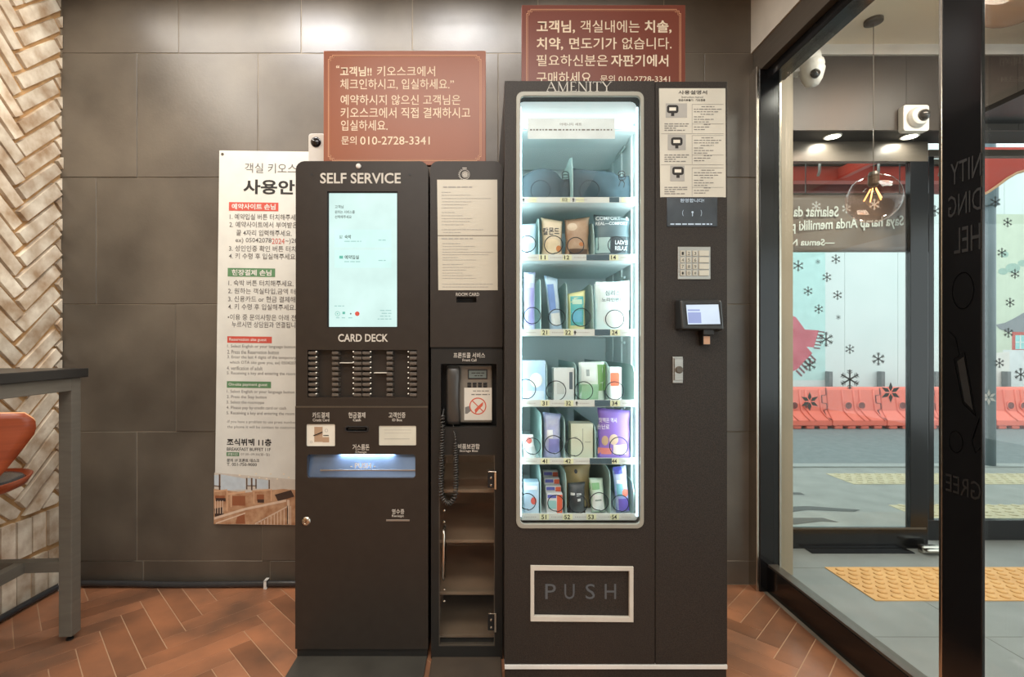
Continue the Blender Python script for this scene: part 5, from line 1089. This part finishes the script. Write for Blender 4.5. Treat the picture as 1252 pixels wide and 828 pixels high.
pc('printed_mullion', (96, 72, 56), [R4(267.6, 269.6, 580, 600), R4(301, 302.6, 584, 598), R4(307, 308.8, 584, 599), R4(312.4, 313.8, 585, 597), R4(328.5, 330, 586, 597), bar(262, 594, 270, 595, .6), bar(301, 593.5, 314, 593.5, .5)], .001)
pc('printed_table', (214, 172, 136), [bar(262, 601, 278, 599, 1), bar(279, 604, 300, 601, 1.2), bar(308, 600, 330, 598, 1), R4(277, 278.6, 600, 625), R4(282, 283.4, 604, 620), R4(310, 311.2, 600, 615), R4(331, 332.4, 597, 612)], .0012)
pc('printed_chair', (150, 90, 58), [R4(284, 300, 606, 618), R4(314, 323, 604, 612), R4(263, 275, 606, 610), [(290, 632), (299, 627), (300, 640), (288, 640)]], .0011)
pc('printed_dark_seat', (66, 48, 40), [R4(264, 276, 609, 613), R4(315, 323, 610, 614), [(262, 622), (272, 620), (274, 630), (263, 632)], [(336, 604), (356, 598), (360, 606), (340, 612)]], .0013)
pc('printed_railing', (222, 196, 172), [bar(262, 634, 300, 622, 1.5), bar(300, 622, 350, 611, 1.5), bar(312, 640, 352, 618, .9), bar(264, 640, 300, 627, .8)]+[R4(x, x+1.1, 639-(x-312)*.5, 640.5) for x in range(315, 356, 4)]+[R4(x, x+.9, 612, 628) for x in (263, 266, 269, 272)]+[R4(351, 354, 610, 640)], .0015)
pc('printed_lamp_glow', (240, 226, 200), [R4(x, x+2.2, y_, y_+1.4) for x, y_ in ((292, 580), (303, 582), (316, 583), (325, 584), (338, 584), (346, 578), (352, 582), (312, 578), (330, 578))], .0015)
for ex_ in (272, 396): m = MB(); m.lathe((ux(ex_, 188), Dp-.0002, az(188.5, Dp)), [(0.007, 0), (0.006, -.0015), (0.0035, -.0012), (0.0034, .001)], 14, axis='Y'); m.build('eyelet', M['bronze'], W)
W.rotation_euler = (0, math.radians(0.75), 0)

# ------------------------------------------------------------------ bar table and stool on the left
Tt = thing('bar_table', 'tall bar table with a black top and grey steel frame against the brick wall', 'table', (-1.80, 1.93, 0))
M['frame'] = mat('grey_brown_steel', (108, 103, 93), 0.4, c2=(98, 93, 84), stretch=(1, 1, 8))
TX0, TX1, TY0, TY1, TZ = -2.0, -1.585, 0.70, 1.955, 1.058
m = MB(); m.box(TX0, TX1, TY0, TY1, TZ-.036, TZ); m.build('table_top', mat('black_wood', (38, 37, 36), 0.3, c2=(30, 29, 28), stretch=(1, .2, 1)), Tt, bevel=0.003)
fr = 0.048
for lx, ly in ((TX1-.012-fr, TY1-.025-fr), (TX0+.012, TY1-.025-fr), (TX1-.012-fr, TY0+.025), (TX0+.012, TY0+.025)):
    m = MB(); m.box(lx, lx+fr, ly, ly+fr, 0.022, TZ-.0365); lg = m.build('leg', M['frame'], Tt, bevel=0.002)
    m = MB(); c_ = (lx+fr/2, ly+fr/2, 0.0); m.lathe(c_, [(0.013, 0), (0.013, 0.006), (0.005, 0.009), (0.005, 0.022)], 14); m.build('levelling_foot', M['blackmatte'], lg)
m = MB(); m.box(TX0+.012+fr, TX1-.012-fr, TY1-.025-fr, TY1-.025, TZ-.085, TZ-.0365); m.box(TX0+.012+fr, TX1-.012-fr, TY0+.025, TY0+.025+fr, TZ-.085, TZ-.0365)
for lx in (TX0+.012, TX1-.012-fr): m.box(lx, lx+fr, TY0+.025+fr, TY1-.025-fr, TZ-.085, TZ-.0365)
m.build('top_frame', M['frame'], Tt, bevel=0.002)
m = MB(); m.box(TX0+.012+fr, TX1-.012-fr, TY1-.02-fr, TY1-.03, 0.27, 0.312); m.box(TX0+.012+fr, TX1-.012-fr, TY0+.03, TY0+.03+fr*.8, 0.27, 0.312); m.box(-1.81, -1.772, TY0+.03+fr*.8, TY1-.02-fr, 0.27, 0.312); m.build('stretcher', M['frame'], Tt, bevel=0.002)
Tt.rotation_euler = (0, 0, math.radians(4.0)); Tt.location.x += 0.0
# stool: bent plywood shell, black seat pad, steel frame
SX, SY = -1.57, 1.50
Q = thing('bar_stool', 'bar stool with a curved orange plywood back tucked under the bar table', 'stool', (SX, SY, 0))
M['ply'] = mat('orange_plywood', (146, 70, 40), 0.28, c2=(120, 52, 28), scale=5, detail=6, stretch=(.6, .6, 14)); M['plyedge'] = mat('plywood_edge', (222, 160, 112), 0.5)
m = MB(); nU, nV = 16, 12; G = {}
for j in range(nV+1):
    v = j/nV; z = 0.745+0.220*v
    hw = 0.13+0.105*min(1, v/0.7)**0.8
    if v > 0.86: hw -= 0.018*((v-0.86)/0.14)**2
    for i in range(nU+1):
        u = -1+2*i/nU; X = hw*u
        yb = 0.05*(u*u)*(hw/0.2)**2-0.03*v
        G[i, j] = m.bm.verts.new((SX+X, SY-0.17+yb, z-0.010*(u*u)*(v > .9)))
for i in range(nU):
    for j in range(nV): m.bm.faces.new((G[i,j], G[i+1,j], G[i+1,j+1], G[i,j+1]))
bk = m.build('backrest', [M['ply'], M['plyedge']], Q, smooth=True); sm = bk.modifiers.new('thickness', 'SOLIDIFY'); sm.thickness = 0.013; sm.material_offset_rim = 1; sm.offset = 0
def oval(m, c, prof, n=36, ry=1.35):
    m.lathe((0, 0, 0), prof, n)
    for v in m.bm.verts: v.co = Vector((c[0]+v.co.x, c[1]+v.co.y*ry, c[2]+v.co.z))
m = MB(); oval(m, (SX-.02, SY+.02, 0.69), [(0.02, -.008), (0.09, -.008), (0.124, 0.008), (0.138, 0.034), (0.132, 0.036), (0.120, 0.014), (0.09, 0.004), (0.02, 0.004)]); m.build('seat_shell', M['ply'], Q, smooth=True)
m = MB(); oval(m, (SX-.02, SY+.02, 0.695), [(0.001, 0.030), (0.09, 0.030), (0.115, 0.026), (0.122, 0.018), (0.10, 0.004), (0.001, 0.002)]); m.build('seat_pad', M['rubber'], Q, smooth=True)
m = MB(); m.obox((SX, SY-.165, .72), (1, 0, 0), (0, 1, .3), (0, -.3, 1), .05, .006, .045); m.build('back_support', M['ply'], Q)
m = MB(); m.cyl((SX-.02, SY+.02, .03), (SX-.02, SY+.02, .683), .028, n=20); m.build('column', M['blackmatte'], Q, smooth=False)
m = MB(); m.lathe((SX-.02, SY+.02, 0), [(0.17, 0), (0.17, .008), (0.05, .022), (0.03, .035)], 32); m.build('foot_disc', M['blackmatte'], Q)
Q.rotation_euler = (0, 0, math.radians(14))

# black cable along the foot of the walls
m = MB(); pts = [(XL+.028, 0.9, .018), (XL+.028, 1.9, .018), (XL+.03, 2.27, .018), (XL+.06, YB-.028, .018)]+[(XL+.06+.25*k, YB-.026, .016+.003*math.sin(k*2)) for k in range(1, 5)]+[(-0.72, YB-.026, .016)]
m.tube(catmull(pts, 10), 0.0145, n=10); cb = m.build('floor_cable', M['rubber'], smooth=True)
tag(cb, 'black ribbed cable running along the foot of the brick and tiled walls', 'cable')
for px, ly, sd in ((72, 2.31, 0), (326, YB-.026, 1)):
    X = ax(px, ly) if sd else XL+.045; m = MB(); m.box(X-.008, X+.008, ly-.017, ly+.017, 0, .004); m.box(X-.007, X+.007, ly-.019, ly-.0165, 0, .04); m.box(X-.007, X+.007, ly-.019, ly+.014, .036, .04); m.build('cable_clip', M['white'], cb, bevel=0.0008)

# cameras and hung glass globes in the vestibule
X, Z = at(1114.5, 147, 2.62)
T = thing('security_camera', 'white security camera on a square base above the outer glass', 'camera', (X, 2.629, Z))
m = MB(); m.prism(rrect(X-.068, X+.068, Z-.07, Z+.068, .014), 2.59, 2.6255); m.build('mount_plate', M['white'], T, bevel=0.003)
m = MB(); m.lathe((X, 2.59, Z), [(0.052, 0), (0.052, -.012), (0.044, -.026), (0.036, -.03), (0.03, -.028)], 28, axis='Y'); m.build('housing', M['white'], T, smooth=False)
m = MB(); m.lathe((X+.012, 2.562, Z), [(0.03, 0), (0.026, -.014), (0.016, -.024), (0.001, -.028)], 24, axis='Y'); m.build('lens', mat('smoky_lens', (60, 58, 56), 0.08), T, smooth=True)
D = 2.45; X, Z = at(988, 92, D)
T = thing('security_camera', 'white turret security camera hanging by the pale pilaster at the door head', 'camera', (1.58, D, Z+.1))
m = MB(); m.box(1.5435, 1.60, D+.003, D+.06, Z+.02, Z+.10); m.cyl((1.60, D, Z+.065), (1.655, D-.01, Z+.065), .05, .05, n=24); m.build('bracket', M['white'], T, bevel=0.004)
m = MB(); m.lathe((X+.012, D-.012, Z), [(0.03, .075), (0.05, .06), (0.054, .04), (0.05, .03), (0.056, .02), (0.052, .0), (0.044, -.03), (0.03, -.055), (0.001, -.064)], 28); m.build('housing', M['white'], T, smooth=True)
m = MB(); m.lathe((X-.0, D-.05, Z-.02), [(0.024, .0), (0.02, -.012), (0.001, -.016)], 20, axis='Y'); m.build('lens', mat('dark_lens', (40, 38, 36), 0.08), T, smooth=True)
M['globe'] = glass('amber_globe_glass', (254, 238, 230), 0.9, ior=1.5); M['filament'] = mat('filament', (255, 190, 110), 0.4, emit=2.5)
def globe(D, px, py, r, lb, top):
    X, Z = at(px, py, D); R = r*D/F
    T = thing('hung_globe', lb, 'lamp', (X, D, top))
    m = MB(); m.cyl((X, D, top), (X, D, Z+R*1.12), .0018, n=8); m.lathe((X, D, top-.02), [(0.04, .0195), (0.04, .005), (0.02, 0.0)], 20); m.build('cord', M['bronze'], T)
    m = MB(); m.lathe((X, D, Z), [(R*math.sin(a), R*math.cos(a)) for a in (PI*(k+.6)/20.2 for k in range(20))], 32); m.build('glass_globe', M['globe'], T, smooth=True)
    m = MB(); m.lathe((X, D, Z+R*.5), [(R*.16, R*.62), (R*.2, R*.5), (R*.2, R*.1), (R*.12, 0)], 16); m.build('socket', M['bronze'], T)
    m = MB()
    for k in range(5): a = k*2*PI/5; m.cyl((X+R*.1*math.cos(a), D+R*.1*math.sin(a), Z+R*.42), (X+R*.32*math.cos(a), D+R*.32*math.sin(a), Z-R*.05), R*.025, n=6)
    m.build('filament', M['filament'], T)
globe(2.42, 1068, 243, 29, 'clear amber glass globe modelling a lamp reflection in front of the brown banner', 2.754)  # stands in for a lobby lamp's reflection in the glass
globe(2.05, 1243, -22, 48, 'large amber glass globe pendant cut by the top right corner', 2.754)
